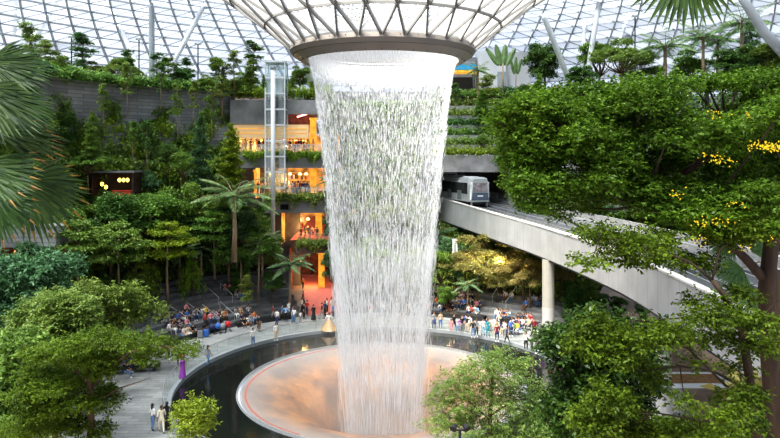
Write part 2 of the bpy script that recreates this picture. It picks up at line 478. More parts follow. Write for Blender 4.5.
# oculus ring
oc = empty('oculus_ring', (CX, CY, 0)); tag(oc, 'wide bronze-grey metal ring at the foot of the glass funnel, water pouring through it', 'ring')
mb = MB(); mb.lathe([(7.75, 28.05), (7.8, 27.7), (7.55, 27.35)], n=112); mb.lathe([(7.5, 27.35), (6.75, 26.85), (6.4, 26.95), (6.4, 28.3), (7.7, 28.2)], n=112)
mb.build('fascia', M['ringface'], oc, smooth=False)
mb = MB()
mb.lathe([(7.54, 27.36), (7.47, 27.33)], n=112)
for k in range(36):
    a = 2*pi*k/36; s, c_ = sin(a), cos(a)
    mb.bar((7.82*s, 7.82*c_, 27.95), (6.8*s, 6.8*c_, 26.84), .03, .03)
mb.build('panel_joint', M['dark'], oc)
mb = MB(); mb.lathe([(6.35, 27.6), (6.5, 27.9), (7.6, 28.3)], n=64); mb.build('inner_lip', M['white_metal'], oc)

# ================================================================== WATERFALL
WP = [(27.6, 6.3), (27.0, 6.22), (26, 5.98), (24.6, 5.7), (22, 5.4), (18, 4.92), (12.7, 4.42), (8.8, 4.0), (4.7, 3.6), (0, 3.3), (-4.2, 3.05), (-11, 2.75)]
wz = np.array([p[0] for p in WP])[::-1]; wr = np.array([p[1] for p in WP])[::-1]
def wrad(z): return np.interp(z, wz, wr)
def fall_mat(name, lo, hi, amax, scale):
    m, nt, out = new_mat(name); L = nt.links.new
    tc = nd(nt, 'ShaderNodeTexCoord'); mp = nd(nt, 'ShaderNodeMapping'); mp.inputs['Scale'].default_value = scale
    nz = nd(nt, 'ShaderNodeTexNoise', i_Scale=1.0, i_Detail=4.0, i_Roughness=.6)
    L(tc.outputs['Object'], mp.inputs[0]); L(mp.outputs[0], nz.inputs['Vector'])
    r = nd(nt, 'ShaderNodeMapRange'); r.inputs[1].default_value = lo; r.inputs[2].default_value = hi; r.inputs[4].default_value = amax
    L(nz.outputs['Fac'], r.inputs[0])
    # thicker, whiter water right under the ring and again where it turns to spray low down
    sx = nd(nt, 'ShaderNodeSeparateXYZ'); L(tc.outputs['Object'], sx.inputs[0])
    t = nd(nt, 'ShaderNodeMapRange'); t.inputs[1].default_value = 25.2; t.inputs[2].default_value = 27.2; t.inputs[4].default_value = .85
    L(sx.outputs['Z'], t.inputs[0])
    b2 = nd(nt, 'ShaderNodeMapRange'); b2.inputs[1].default_value = 16; b2.inputs[2].default_value = 0; b2.inputs[4].default_value = .03
    L(sx.outputs['Z'], b2.inputs[0])
    fd = nd(nt, 'ShaderNodeMapRange'); fd.inputs[1].default_value = 2; fd.inputs[2].default_value = 13; fd.inputs[3].default_value = .4
    L(sx.outputs['Z'], fd.inputs[0]); fm = nd(nt, 'ShaderNodeMath', operation='MULTIPLY'); L(fd.outputs[0], fm.inputs[0]); L(r.outputs[0], fm.inputs[1])
    a1 = nd(nt, 'ShaderNodeMath', operation='ADD'); a2 = nd(nt, 'ShaderNodeMath', operation='ADD', use_clamp=True)
    L(fm.outputs[0], a1.inputs[0]); L(t.outputs[0], a1.inputs[1]); L(a1.outputs[0], a2.inputs[0]); L(b2.outputs[0], a2.inputs[1])
    d = nd(nt, 'ShaderNodeBsdfDiffuse'); d.inputs[0].default_value = (.84, .86, .88, 1)
    tl = nd(nt, 'ShaderNodeBsdfTranslucent'); tl.inputs[0].default_value = (.84, .86, .88, 1)
    em = nd(nt, 'ShaderNodeEmission', i_Strength=.02)  # faint glow added to brighten the falling water
    mm = nd(nt, 'ShaderNodeMixShader'); L(d.outputs[0], mm.inputs[1]); L(tl.outputs[0], mm.inputs[2])
    ad = nd(nt, 'ShaderNodeAddShader'); L(mm.outputs[0], ad.inputs[0]); L(em.outputs[0], ad.inputs[1])
    tr = nd(nt, 'ShaderNodeBsdfTransparent'); fx = nd(nt, 'ShaderNodeMixShader')
    L(a2.outputs[0], fx.inputs[0]); L(tr.outputs[0], fx.inputs[1]); L(ad.outputs[0], fx.inputs[2]); L(fx.outputs[0], out.inputs[0])
    return m
wf = empty('waterfall', (CX, CY, 0)); tag(wf, 'tall white round curtain of falling water, narrowing from the ring down into the bowl', 'waterfall')
for k, (s, a, lo, hi, sc) in enumerate(((1.0, .36, .47, .70, (13, 13, .45)), (.93, .22, .48, .72, (8, 8, .35)), (.5, .24, .5, .68, (3.2, 3.2, .05)))):
    mb = MB()
    zs = np.linspace(27.4, -11, 60)
    if k == 2: zs = np.linspace(12, -11, 40)
    mb.lathe([(wrad(z)*s if k < 2 else .9+1.1*(12-z)/20, z) for z in zs], n=120)
    mb.build('water_curtain', fall_mat('water_veil_%s' % 'abc'[k], lo, hi, a, sc), wf, smooth=True)
def strands():
    n = 32000; rng = np.random.default_rng(3)
    th = rng.random(n)*2*pi; low = rng.random(n) < .24; zt = np.where(low, 13-24*rng.random(n), 27.3-26*rng.random(n)**1.2)
    ln = np.where(low, 1.0+2.4*rng.random(n), (.2+.8*rng.random(n)**2)*(1+.03*(27-zt))); w = .008+.011*rng.random(n)
    jit = rng.normal(size=n)*(.03+.011*(27-zt)); 
    top = wrad(zt)+jit-.1*rng.random(n); bot = wrad(zt-ln)+jit-.1*rng.random(n)
    c, s = np.cos(th), np.sin(th)
    # each strand: slim diamond, half of them turned side on
    ty = rng.random(n)*pi; tx, tyy = np.cos(ty)[:, None], np.sin(ty)[:, None]
    T = np.stack([s*top, c*top, zt], 1); B = np.stack([s*bot, c*bot, zt-ln], 1)
    S = np.concatenate([tx, tyy, 0*tx], 1)*w[:, None]; Mid = B*.65+T*.35
    return np.stack([T, Mid+S, B, Mid-S], 1)
def strand_mat():
    m, nt, out = new_mat('water_strand'); L = nt.links.new
    d = nd(nt, 'ShaderNodeBsdfDiffuse'); d.inputs[0].default_value = (.84, .86, .88, 1)
    tl = nd(nt, 'ShaderNodeBsdfTranslucent'); tl.inputs[0].default_value = (.84, .86, .88, 1)
    em = nd(nt, 'ShaderNodeEmission', i_Strength=.02)  # same added glow, so the strands look brighter
    mm = nd(nt, 'ShaderNodeMixShader'); L(d.outputs[0], mm.inputs[1]); L(tl.outputs[0], mm.inputs[2])
    ad = nd(nt, 'ShaderNodeAddShader'); L(mm.outputs[0], ad.inputs[0]); L(em.outputs[0], ad.inputs[1]); L(ad.outputs[0], out.inputs[0]); return m
quads('water_strand', strands(), strand_mat(), wf, kind='stuff')
# mist over the bowl
def mist_mat(name, dens, z0, z1, rmax):
    m, nt, out = new_mat(name); L = nt.links.new
    tc = nd(nt, 'ShaderNodeTexCoord'); sx = nd(nt, 'ShaderNodeSeparateXYZ'); L(tc.outputs['Object'], sx.inputs[0])
    h = nd(nt, 'ShaderNodeMapRange'); h.inputs[1].default_value = z1; h.inputs[2].default_value = z0; h.inputs[4].default_value = dens
    L(sx.outputs['Z'], h.inputs[0])
    cb = nd(nt, 'ShaderNodeCombineXYZ'); L(sx.outputs['X'], cb.inputs[0]); L(sx.outputs['Y'], cb.inputs[1])
    ln = nd(nt, 'ShaderNodeVectorMath', operation='LENGTH'); L(cb.outputs[0], ln.inputs[0])
    rr = nd(nt, 'ShaderNodeMapRange'); rr.inputs[1].default_value = rmax; rr.inputs[2].default_value = rmax*.45; L(ln.outputs['Value'], rr.inputs[0])
    mu = nd(nt, 'ShaderNodeMath', operation='MULTIPLY'); L(h.outputs[0], mu.inputs[0]); L(rr.outputs[0], mu.inputs[1])
    v = nd(nt, 'ShaderNodeVolumePrincipled'); v.inputs['Color'].default_value = (1, 1, 1, 1); v.inputs['Anisotropy'].default_value = .2
    v.inputs['Emission Strength'].default_value = 0
    L(mu.outputs[0], v.inputs['Density']); L(v.outputs[0], out.inputs['Volume']); return m
if MIST:
    mb = MB(); mb.lathe([(0, -10), (4, -8), (6.3, -2.2), (11.6, -.2), (11.6, 1.2), (9, 3.2), (5, 5), (0, 5)], n=48)
    o = mb.build('spray_mist', mist_mat('mist', .035, -1.0, 4.5, 12.5), loc=(CX, CY, 0))
    tag(o, 'soft white spray hanging over the bowl round the foot of the water', 'mist', kind='stuff')

if HAZE:
    m, nt, out = new_mat('air_haze'); v = nd(nt, 'ShaderNodeVolumeScatter'); v.inputs['Density'].default_value = .0003; v.inputs['Anisotropy'].default_value = .1; v.inputs['Color'].default_value = (.96, .98, 1, 1)
    nt.links.new(v.outputs[0], out.inputs['Volume'])
    mb = MB(); mb.lathe([(0, -1.5), (60, -1.5), (60, 34), (0, 34)], n=48); o = mb.build('humid_haze', m, loc=(CX, CY+9, 0)); tag(o, 'thin humid haze filling the whole valley around the waterfall', 'haze', kind='stuff')
# ================================================================== VALLEY WALLS
def ledges(a0, a1, levels, r0=42.0, name='wall_left'):
    prof = [(r0, 6)]; r = r0
    for z in levels:
        prof += [(r, z), (r+.7, z)]; r += .7
    prof += [(r, 29.0), (r+.35, 29.0), (r+.35, 27.9)]
    return arc(name, prof, a0, a1, M['wall'], 40)
ledges(-115, -29.5, (13.5, 18.5, 23.2))
arc('wall_back', [(40.0, 5), (40.0, 19), (41, 19), (41, 24), (42, 24), (42, 28.6), (42.4, 28.6), (42.4, 27.9)], -12.5, 9.5, M['wall'])
# right: portal wall, then terraces
PX0, PX1, PD = 441, 508, 90.0
TER = [(19.2, 0), (19.2, 1.6), (20.6, 1.6), (20.6, 3.4), (22.0, 3.4), (22.0, 5.2), (23.5, 5.2), (23.5, 7), (25.0, 7), (25.0, 8.8), (26.6, 8.8), (26.6, 11), (28.1, 11), (28.1, 13)]
mb = MB()
x0, x1 = at(425, 0, PD).x, at(720, 0, PD).x
for (z, d), (z2, d2) in zip(TER[:-1], TER[1:]):
    mb.poly([(x0, PD-.6+d, z), (x1, PD-.6+d, z), (x1, PD-.6+d2, z2), (x0, PD-.6+d2, z2)])
mb.build('wall_terraced', M['slab'], kind='structure')
mb = MB()   # lintel over the portal with a deep soffit
zl0, zl1 = at(0, 172, PD).z, at(0, 156, PD).z+.1
xa, xb = at(432, 0, PD).x, at(PX1, 0, PD).x
mb.box(((x0+x1)/2, PD+.6, (zl0+zl1)/2), (x1-x0, 2.4, zl1-zl0))
mb.build('wall_lintel', M['portal'], kind='structure')
mb = MB()   # tunnel behind
zf = 11.2
mb.poly([(xb, PD, zf-6), (xb, PD, zl0), (xb+2.2, PD+22, zl0), (xb+2.2, PD+22, zf-6)])
mb.poly([(xb, PD-.5, zf-8), (xb, PD-.5, zl0), (x1, PD-.5, zl0), (x1, PD-.5, zf-8)])
mb.poly([(xa-3, PD, zl0), (xb, PD, zl0), (xb+2.2, PD+22, zl0), (xa-3, PD+22, zl0)])
mb.poly([(xa-3, PD+22, zf-6), (xb+2.2, PD+22, zf-6), (xb+2.2, PD+22, zl0), (xa-3, PD+22, zl0)])
mb.poly([(xa-1, PD, zf-6), (xa-1, PD, zl0), (xa-1, PD+22, zl0), (xa-1, PD+22, zf-6)])
mb.box((xa+(xb-xa)*.46, PD+9, 14), (1.0, 1.0, 6))
mb.build('wall_portal', M['portal'], kind='structure')
# canopy park deck behind the valley
arc('floor_upper', [(42.0, 27.9), (71, 27.9)], -118, -8, M['lightconc'], 60)
mb = MB(); mb.poly([(x0-6, 99, 28.1), (x1+30, 99, 28.1), (x1+30, 126, 28.1), (x0-6, 126, 28.1)]); mb.build('floor_upper_right', M['lightconc'], kind='structure')
arc('wall_right', [(50, 0), (50, 13), (52, 13), (52, 21), (54, 21), (54, 27), (58, 27)], 52, 92, M['wall'], 30)

# ================================================================== SHOP LEVELS behind left of the water
SD = 92.0
def slab(px0, px1, py0, py1, name='slab', m='slab', d=1.0, depth=14.0):
    a = at(px0, py1, SD); b = at(px1, py0, SD); mb = MB()
    mb.box(((a.x+b.x)/2, SD+depth/2, (a.z+b.z)/2), (b.x-a.x, depth, b.z-a.z)); return mb.build(name, M[m], kind='structure')
slab(238, 336, 152, 168, 'floor_3'); slab(262, 336, 195, 213, 'floor_2'); slab(296, 350, 241, 253, 'floor_1')
mb = MB(); mb.poly([(at(225, 0, 95).x, 95.5, 0), (at(300, 0, 95).x, 95.5, 0), (at(300, 0, 95).x, 95.5, 13), (at(225, 0, 95).x, 95.5, 28)]); mb.build('wall_backing', M['step'], kind='structure')
slab(283, 328, 100, 114, 'wall_upper', 'slab'); slab(230, 284, 100, 124, 'wall_upper_left', 'slab', depth=3)
# back walls of the three shops, floors and lit ceilings
def shop(px0, px1, py0, py1, m='orange_wall', dep=12.0):
    a = at(px0, py1, SD); b = at(px1, py0, SD); mb = MB(); D2 = SD+dep
    x0_, x1_ = a.x-1, b.x+1
    mb.poly([(x0_, D2, a.z-.5), (x1_, D2, a.z-.5), (x1_, D2, b.z+.5), (x0_, D2, b.z+.5)])
    mb.poly([(x0_, SD+.5, a.z-.5), (x0_, D2, a.z-.5), (x0_, D2, b.z+.5), (x0_, SD+.5, b.z+.5)])
    mb.poly([(x1_, SD+.5, a.z-.5), (x1_, D2, a.z-.5), (x1_, D2, b.z+.5), (x1_, SD+.5, b.z+.5)])
    return mb.build('wall_shop', M[m], kind='structure')
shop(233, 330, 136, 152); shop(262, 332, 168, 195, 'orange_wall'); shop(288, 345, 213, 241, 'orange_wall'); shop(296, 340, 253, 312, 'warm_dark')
a = at(233, 138, SD); b = at(308, 124.5, SD)
mb = MB(); mb.box(((a.x+b.x)/2, SD+1.0, (a.z+b.z)/2), (b.x-a.x, 1.4, b.z-a.z))
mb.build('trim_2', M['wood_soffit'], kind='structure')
mb = MB()
for py in (128.5, 133): 
    c = at(270, py, SD); mb.box((c.x, SD+.27, c.z), (b.x-a.x, .06, .1))
mb.build('trim_3', M['gold_col'], kind='structure')
a = at(283, 124.5, SD); b = at(308, 114, SD)
mb = MB(); mb.box(((a.x+b.x)/2, SD+5, (a.z+b.z)/2), (b.x-a.x, 6, b.z-a.z)); mb.build('wall_recess', M['warm_dark'], kind='structure')
# gold columns
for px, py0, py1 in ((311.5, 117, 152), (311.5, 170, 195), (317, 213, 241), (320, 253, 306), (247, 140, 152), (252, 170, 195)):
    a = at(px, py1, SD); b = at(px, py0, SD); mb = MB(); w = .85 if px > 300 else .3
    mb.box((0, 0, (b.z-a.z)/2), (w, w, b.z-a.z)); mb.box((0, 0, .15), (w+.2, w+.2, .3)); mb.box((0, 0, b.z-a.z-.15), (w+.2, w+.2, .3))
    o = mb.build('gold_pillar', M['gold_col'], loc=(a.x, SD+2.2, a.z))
    tag(o, {117: 'golden lit pillar on the uppermost shop level', 170: 'golden lit pillar on the middle shop level', 213: 'golden lit pillar beside the upper red walkway',
            253: 'tall golden lit pillar beside the red entrance path', 140: 'slim golden pillar at the open end of the top shop'}[py0] if px != 252 else 'slim golden pillar at the open end of the middle shop', 'pillar')
# red upper walk
a = at(290, 240, SD); mb = MB(); mb.poly([(a.x, SD, a.z), (at(330, 240, SD).x, SD, a.z), (at(322, 240, SD).x, SD+11.8, a.z+2.4), (at(304, 240, SD).x, SD+11.8, a.z+2.4)])
mb.build('floor_red_walk', M['red'], kind='structure')
# glass fronts on the slabs
for (px0, px1, py, lab) in ((240, 330, 152, 'clear glass railing along the top shop level'), (264, 332, 195, 'clear glass railing along the middle shop level'), (298, 340, 241, 'clear glass railing along the lowest shop slab')):
    a = at(px0, py, SD-.0); b = at(px1, py, SD)
    r_ = empty('glass_railing', (a.x, SD+.1, a.z)); tag(r_, lab, 'railing')
    mb = MB(); mb.box(((b.x-a.x)/2, 0, .5), (b.x-a.x, .03, 1.0)); mb.build('glass_panel', M['glass'], r_)
    mb = MB(); mb.bar((0, 0, 1.05), (b.x-a.x, 0, 1.05), .06)
    for i in range(9): x = (b.x-a.x)*i/8; mb.bar((x, 0, 0), (x, 0, 1.05), .05)
    mb.build('rail', M['rail_steel'], r_)
EM_WARM = emis('warm_lamp_glow', (1, .62, .2), 3.5)
# lit shop goods: lamps, shelves with wares
def shelf_unit(loc, w, h, lab, px):
    r_ = empty('display_shelf', loc); tag(r_, lab, 'shelf', px=px)
    mb = MB()
    for z in np.linspace(0, h, 4): mb.box((0, 0, z), (w, .5, .08))
    for x in (-w/2, w/2): mb.box((x, 0, h/2), (.08, .5, h+.08))
    mb.build('frame', M['wood_soffit'], r_)
    mb = MB(); rg = random.Random(int(px))
    for z in np.linspace(0, h, 4)[:-1]:
        x = -w/2+.2
        while x < w/2-.15:
            ww = rg.uniform(.12, .3); hh = rg.uniform(.2, h/3-.2)
            mb.box((x+ww/2, 0, z+.05+hh/2), (ww, .3, hh), mi=rg.randrange(4)); x += ww+rg.uniform(.03, .15)
    mb.build('goods', [M['good_a'], M['good_b'], M['good_c'], M['good_d']], r_, kind='stuff')
M['good_a'] = mat('red_goods', (.55, .06, .05), .5, .2); M['good_b'] = mat('white_goods', (.75, .7, .6), .5, .1, emit=.3)
M['good_c'] = mat('dark_goods', (.05, .04, .05), .5, .2); M['good_d'] = mat('yellow_goods', (.8, .45, .08), .5, .2, emit=.4)
for i, (px, py, w, h) in enumerate(((243, 151.5, 2.2, 1.6), (258, 151.5, 1.8, 1.7), (288, 151.5, 2, 1.7), (303, 151.5, 1.6, 1.7), (260, 194.5, 1.6, 2.6), (279, 194.5, 2, 2.6), (294, 194.5, 1.8, 3), (304, 194.5, 1.2, 2.8), (300, 240, 1.5, 3))):
    c = at(px, py, SD+7); 
    base = at(px, [151.9, 194.9, 240.9][0 if py < 160 else 1 if py < 200 else 2], SD).z
    shelf_unit((c.x, SD+7, base), w, h, 'shelf of bright goods inside the %s shop level' % ('top' if py < 160 else 'middle' if py < 200 else 'lowest'), px)
for i, (px, py) in enumerate([(p, 141) for p in (240, 250, 262, 284, 296, 304)]+[(p, 174) for p in (270, 280, 290, 300, 306)]+[(300, 220), (308, 219), (300, 262)]):
    c = at(px, py, SD+3+(i % 3)); r_ = empty('pendant_lamp', c); tag(r_, 'warm glowing pendant lamp hanging in the %s shop level' % ('top' if py < 160 else 'middle' if py < 200 else 'lowest'), 'lamp', px=px)
    mb = MB(); mb.lathe([(0, .25), (.12, .22), (.3, -.1), (.26, -.14), (0, -.14)], n=12); mb.build('lamp_shade', EM_WARM, r_)
    mb = MB(); mb.bar((0, 0, .25), (0, 0, .9), .03); mb.build('cord', M['dark'], r_)
# red-pink lit spot under the upper wall
c = at(302, 115.5, SD+1); mb = MB(); mb.bar((-.7, 0, -.22), (.7, 0, .22), .22); mb.bar((0, 0, 0), (0, 0, .8), .05); o = mb.build('neon_tube', emis('pink_neon', (1, .3, .25), 4), loc=c)
tag(o, 'glowing pink tube lamp under the slab above the top shop', 'lamp')
# black screen on the middle slab
c = at(284.5, 207, SD-.12); s_ = empty('display_screen', c); tag(s_, 'small black rectangular screen fixed on the middle grey slab', 'screen')
mb = MB(); mb.box((0, 0, 0), (1.2, .12, .78)); mb.build('frame', M['dark'], s_)
mb = MB(); mb.box((0, -.07, 0), (1.08, .03, .66)); mb.build('screen', M['water'], s_)
# blue and white sign above
c = at(297.5, 94, SD+1.5); s_ = empty('sign_board', c); tag(s_, 'blue and white picture sign standing on the upper deck right of the lift', 'sign')
M['sign_blue'] = mat('sign_blue', (.05, .35, .62), .5, .1); M['sign_white'] = mat('sign_white', (.8, .85, .88), .5, .05)
mb = MB(); mb.box((0, 0, 0), (1.8, .08, 1.5)); mb.bar((-.7, 0, -.7), (-.7, 0, -1.6), .08); mb.bar((.7, 0, -.7), (.7, 0, -1.6), .08); mb.build('board', M['sign_white'], s_)
mb = MB()
for x, z, w, h in ((-.5, .35, .5, .35), (.1, .45, .35, .3), (.55, .2, .4, .5), (-.25, -.15, .7, .3), (.35, -.4, .5, .3), (-.6, -.5, .3, .25)): mb.box((x, -.06, z), (w, .03, h))
mb.build('artwork', M['sign_blue'], s_)

# ================================================================== LIFT TOWER
lt = empty('lift_tower', at(275, 188, 90.0)); tag(lt, 'tall glass lift shaft with white steel frame rising past the shops', 'lift')
H = at(0, 62, 90).z-lt.location.z
mb = MB(); gp = MB()
for x in (-1.35, 1.35):
    for y in (0, 2.4): mb.bar((x, y, 0), (x, y, H), .16)
for z in [H*k/8 for k in range(9)]:
    mb.bar((-1.35, 0, z), (1.35, 0, z), .2); mb.bar((-1.35, 2.4, z), (1.35, 2.4, z), .2); mb.bar((-1.35, 0, z), (-1.35, 2.4, z), .16); mb.bar((1.35, 0, z), (1.35, 2.4, z), .16)
gp.box((0, 0, H/2), (2.6, .04, H)); gp.box((0, 2.4, H/2), (2.6, .04, H)); gp.box((-1.35, 1.2, H/2), (.04, 2.3, H)); gp.box((1.35, 1.2, H/2), (.04, 2.3, H))
mb.build('frame', M['white_metal'], lt); gp.build('glass_panel', M['glass'], lt)
mb = MB(); mb.box((0, 1.2, H-3.6), (2, 1.9, 2.3)); mb.build('cabin', mat('lift_cabin', (.55, .6, .62), .3, .1), lt)
mb = MB(); mb.box((0, 1.2, H+.1), (2.9, 2.7, .2)); mb.build('roof', M['white_metal'], lt)
po = empty('steel_column', at(273, 250, 88.5)); tag(po, 'round pale grey steel column standing in front of the glass lift shaft', 'column')
H = at(0, 68, 88.5).z-po.location.z; mb = MB(); mb.tube([(0, 0, 0), (0, 0, H)], .3, 14); mb.build('shaft', M['white_metal'], po, smooth=True)
mb = MB(); mb.lathe([(0, H+.2), (.42, H+.2), (.42, H-.1), (.3, H-.2)], n=14); mb.build('cap', M['grey_metal'], po)

# ================================================================== NICHE WITH LANTERNS, LEFT BALCONY
D = 77.0
nb = empty('snack_kiosk', at(113, 196, D)); tag(nb, 'dark red kiosk recess with glowing lanterns set in the plant-covered left wall', 'kiosk')
M['kiosk_red'] = mat('kiosk_red', (.3, .03, .02), .5, .3, emit=.3)
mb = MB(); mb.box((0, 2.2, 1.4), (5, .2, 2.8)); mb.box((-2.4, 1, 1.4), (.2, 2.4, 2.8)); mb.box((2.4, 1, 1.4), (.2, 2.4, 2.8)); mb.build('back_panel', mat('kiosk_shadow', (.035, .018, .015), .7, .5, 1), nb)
mb = MB(); mb.box((0, 1, 2.85), (5.4, 3, .2)); mb.build('canopy_roof', M['step'], nb)
mb = MB(); mb.box((1, .4, .3), (2.2, .7, .6)); mb.box((1, .4, .63), (2.4, .9, .08)); mb.build('counter', M['kiosk_red'], nb)
M['lantern'] = emis('amber_lantern_glow', (1, .62, .08), 4.0)
for px, py in ((119.5, 180), (123.5, 180), (127.5, 180), (102, 184), (106, 187)):
    c = at(px, py, D-.3); r_ = empty('paper_lantern', c); tag(r_, 'glowing amber lantern in the kiosk recess on the left wall', 'lantern', px=px)
    mb = MB(); mb.ball((0, 0, 0), .2, 10, sc=(1, 1, 1.25)); mb.build('lamp_shade', M['lantern'], r_, smooth=True)
    mb = MB(); mb.lathe([(0, .3), (.1, .3), (.1, .23)], n=8); mb.bar((0, 0, .3), (0, 0, .6), .03); mb.build('cap', M['dark'], r_)
# stone balcony far left
D = 60.0
bl = empty('stone_balcony', at(-10, 262, D)); tag(bl, 'long grey stone balcony with a dark lit recess beneath it at the far left', 'balcony')
W = at(52, 0, D).x-at(-60, 0, D).x
mb = MB(); mb.box((1, 1.5, 2.3), (W, 3.4, 1.9)); mb.box((1, -.1, 3.3), (W+.1, .3, .16)); mb.build('parapet', M['wall'], bl)
mb = MB(); mb.box((1, 3, .2), (W, .2, 2.6)); mb.build('recess_wall', M['warm_dark'], bl)
for px, py in ((16, 252), (24, 247), (31, 245)):
    c = at(px, py, D+.4); mb = MB(); mb.lathe([(0, .18), (.1, .16), (.22, -.08), (.16, -.14), (0, -.14)], n=10); mb.bar((0, 0, .15), (0, 0, .45), .03)
    o = mb.build('small_lamp', emis('orange_glow', (1, .35, .08), 2.5) if px == 16 else bpy.data.materials['orange_glow'], loc=c); tag(o, 'small orange lamp under the grey stone balcony at far left', 'lamp', px=px)

# ================================================================== BRIDGE
# near parapet line in plan, with its top height
BL = [(at(428, 196, 99), 13.2), (at(441, 199, 94), 12.85), (at(500, 217, 77.5), 11.9), (at(546, 230.5, 67), 11.5), (at(620, 253, 51), 11.4), (at(700, 290, 37), 11.4), (at(760, 318, 30.5), 11.4), (Vector((17.2, 18, 0)), 11.4), (Vector((16.8, 6, 0)), 11.4)]
def crom(p0, p1, p2, p3, t): return 0.5*((2*p1)+(-p0+p2)*t+(2*p0-5*p1+4*p2-p3)*t*t+(-p0+3*p1-3*p2+p3)*t**3)
pts = [Vector((p.x, p.y, z)) for p, z in BL]; CL = []
for i in range(len(pts)-1):
    a_, b_, c_, d_ = pts[max(i-1, 0)], pts[i], pts[i+1], pts[min(i+2, len(pts)-1)]
    for k in range(6): CL.append(crom(a_, b_, c_, d_, k/6))
CL.append(pts[-1])
def sweep(prof, name, m, parent, close=True):
    """prof: (across, up) polygon; across to the right of travel away from pool"""
    mb = MB(); n = len(prof)
    for i, p in enumerate(CL):
        t = (CL[min(i+1, len(CL)-1)]-CL[max(i-1, 0)]); t.z = 0; t.normalize(); s = Vector((-t.y, t.x, 0))
        for a, u in prof: q = p+s*a; mb.v.append((q.x, q.y, p.z+u))
    for i in range(len(CL)-1):
        for j in range(n if close else n-1):
            a = i*n+j; b = i*n+(j+1) % n; mb.f.append((a, b, b+n, a+n)); mb.m.append(0)
    if close:
        mb.f.append(tuple(range(n))); mb.m.append(0); e = (len(CL)-1)*n; mb.f.append(tuple(e+j for j in range(n))[::-1]); mb.m.append(0)
    return mb.build(name, m, parent)
def blp(i, a, u):
    p = CL[i]; t = (CL[min(i+1, len(CL)-1)]-CL[max(i-1, 0)]); t.z = 0; t.normalize(); s = Vector((-t.y, t.x, 0)); q = p+s*a; q.z += u; return q, t
br = empty('rail_bridge', (0, 0, 0)); tag(br, 'long curving pale concrete rail bridge with dark track bed, crossing on the right', 'bridge')
gm, nt, out = new_mat('bridge_panel'); 
def panel_mat():
    m, nt, out = new_mat('bridge_side_panel'); L = nt.links.new
    b = nd(nt, 'ShaderNodeBsdfPrincipled'); b.inputs['Roughness'].default_value = .55
    tc = nd(nt, 'ShaderNodeTexCoord'); sx = nd(nt, 'ShaderNodeSeparateXYZ'); L(tc.outputs['Object'], sx.inputs[0])
    mu = nd(nt, 'ShaderNodeMath', operation='MULTIPLY'); mu.inputs[1].default_value = 1/1.9; L(sx.outputs['Y'], mu.inputs[0])
    fr = nd(nt, 'ShaderNodeMath', operation='FRACT'); L(mu.outputs[0], fr.inputs[0])
    lt_ = nd(nt, 'ShaderNodeMath', operation='LESS_THAN'); lt_.inputs[1].default_value = .03; L(fr.outputs[0], lt_.inputs[0])
    nz = nd(nt, 'ShaderNodeTexNoise', i_Scale=.5, i_Detail=4.0); L(tc.outputs['Object'], nz.inputs['Vector'])
    cr = nd(nt, 'ShaderNodeValToRGB'); cr.color_ramp.elements[0].position = .3; cr.color_ramp.elements[1].position = .7
    cr.color_ramp.elements[0].color = (.31, .32, .33, 1); cr.color_ramp.elements[1].color = (.40, .41, .415, 1); L(nz.outputs['Fac'], cr.inputs[0])
    mx = nd(nt, 'ShaderNodeMixRGB'); mx.inputs[2].default_value = (.24, .24, .24, 1); L(lt_.outputs[0], mx.inputs[0]); L(cr.outputs[0], mx.inputs[1])
    L(mx.outputs[0], b.inputs['Base Color']); L(b.outputs[0], out.inputs[0]); return m
bpy.data.materials.remove(gm)
M['bpanel'] = panel_mat()
sweep([(0, 0), (.35, 0), (.35, -.6), (.1, -.6), (.1, -3.1), (0, -3.1)], 'side_panel', M['bpanel'], br)
sweep([(-.06, .1), (.5, .1), (.5, -.02), (-.06, -.02)], 'parapet_cap', mat('parapet_cap_white', (.58, .57, .55), .5, .08, 1), br)
sweep([(.1, -.55), (8.0, -.55), (8.0, -2.2), (6.6, -3.3), (.1, -3.3)], 'deck', M['grip'], br)
sweep([(7.7, .1), (8.05, .1), (8.05, -1.5), (7.7, -1.5)], 'far_parapet', M['bpanel'], br)
sweep([(9.0, .6), (9.5, .6), (9.5, -1.6), (9.0, -1.6)], 'outer_parapet', M['lightconc'], br)
sweep([(7.9, -1.2), (9.2, -1.2), (9.2, -1.6), (7.9, -1.6)], 'service_walk', M['lightconc'], br)
for a_ in (.9, 3.15, 4.6, 6.85): sweep([(a_-.25, -.3), (a_+.25, -.3), (a_+.25, -.65), (a_-.25, -.65)], 'running_beam', M['step'] if a_ in (3.15, 6.85) else mat('running_beam_grey_%d' % int(a_*10), (.10, .105, .11), .7, .2), br)
for a_ in (1.9, 5.6): sweep([(a_-.08, -.15), (a_+.08, -.15), (a_+.08, -.6), (a_-.08, -.6)], 'guide_rail', M['rail_steel'], br)
sweep([(3.75, -.05), (4.0, -.05), (4.0, -.6), (3.75, -.6)], 'centre_barrier', mat('centre_barrier_grey', (.16, .17, .19), .7, .15), br)
mb = MB()   # handrail on the far side
for i in range(0, len(CL), 1):
    q, t = blp(i, 7.88, .1); mb.bar(q, q+Vector((0, 0, .75)), .07)
    if i+1 < len(CL):
        q2, _ = blp(i+1, 7.88, .1)
        for h in (.75, .4): mb.bar(q+Vector((0, 0, h)), q2+Vector((0, 0, h)), .06)
mb.build('handrail', M['rail_steel'], br)
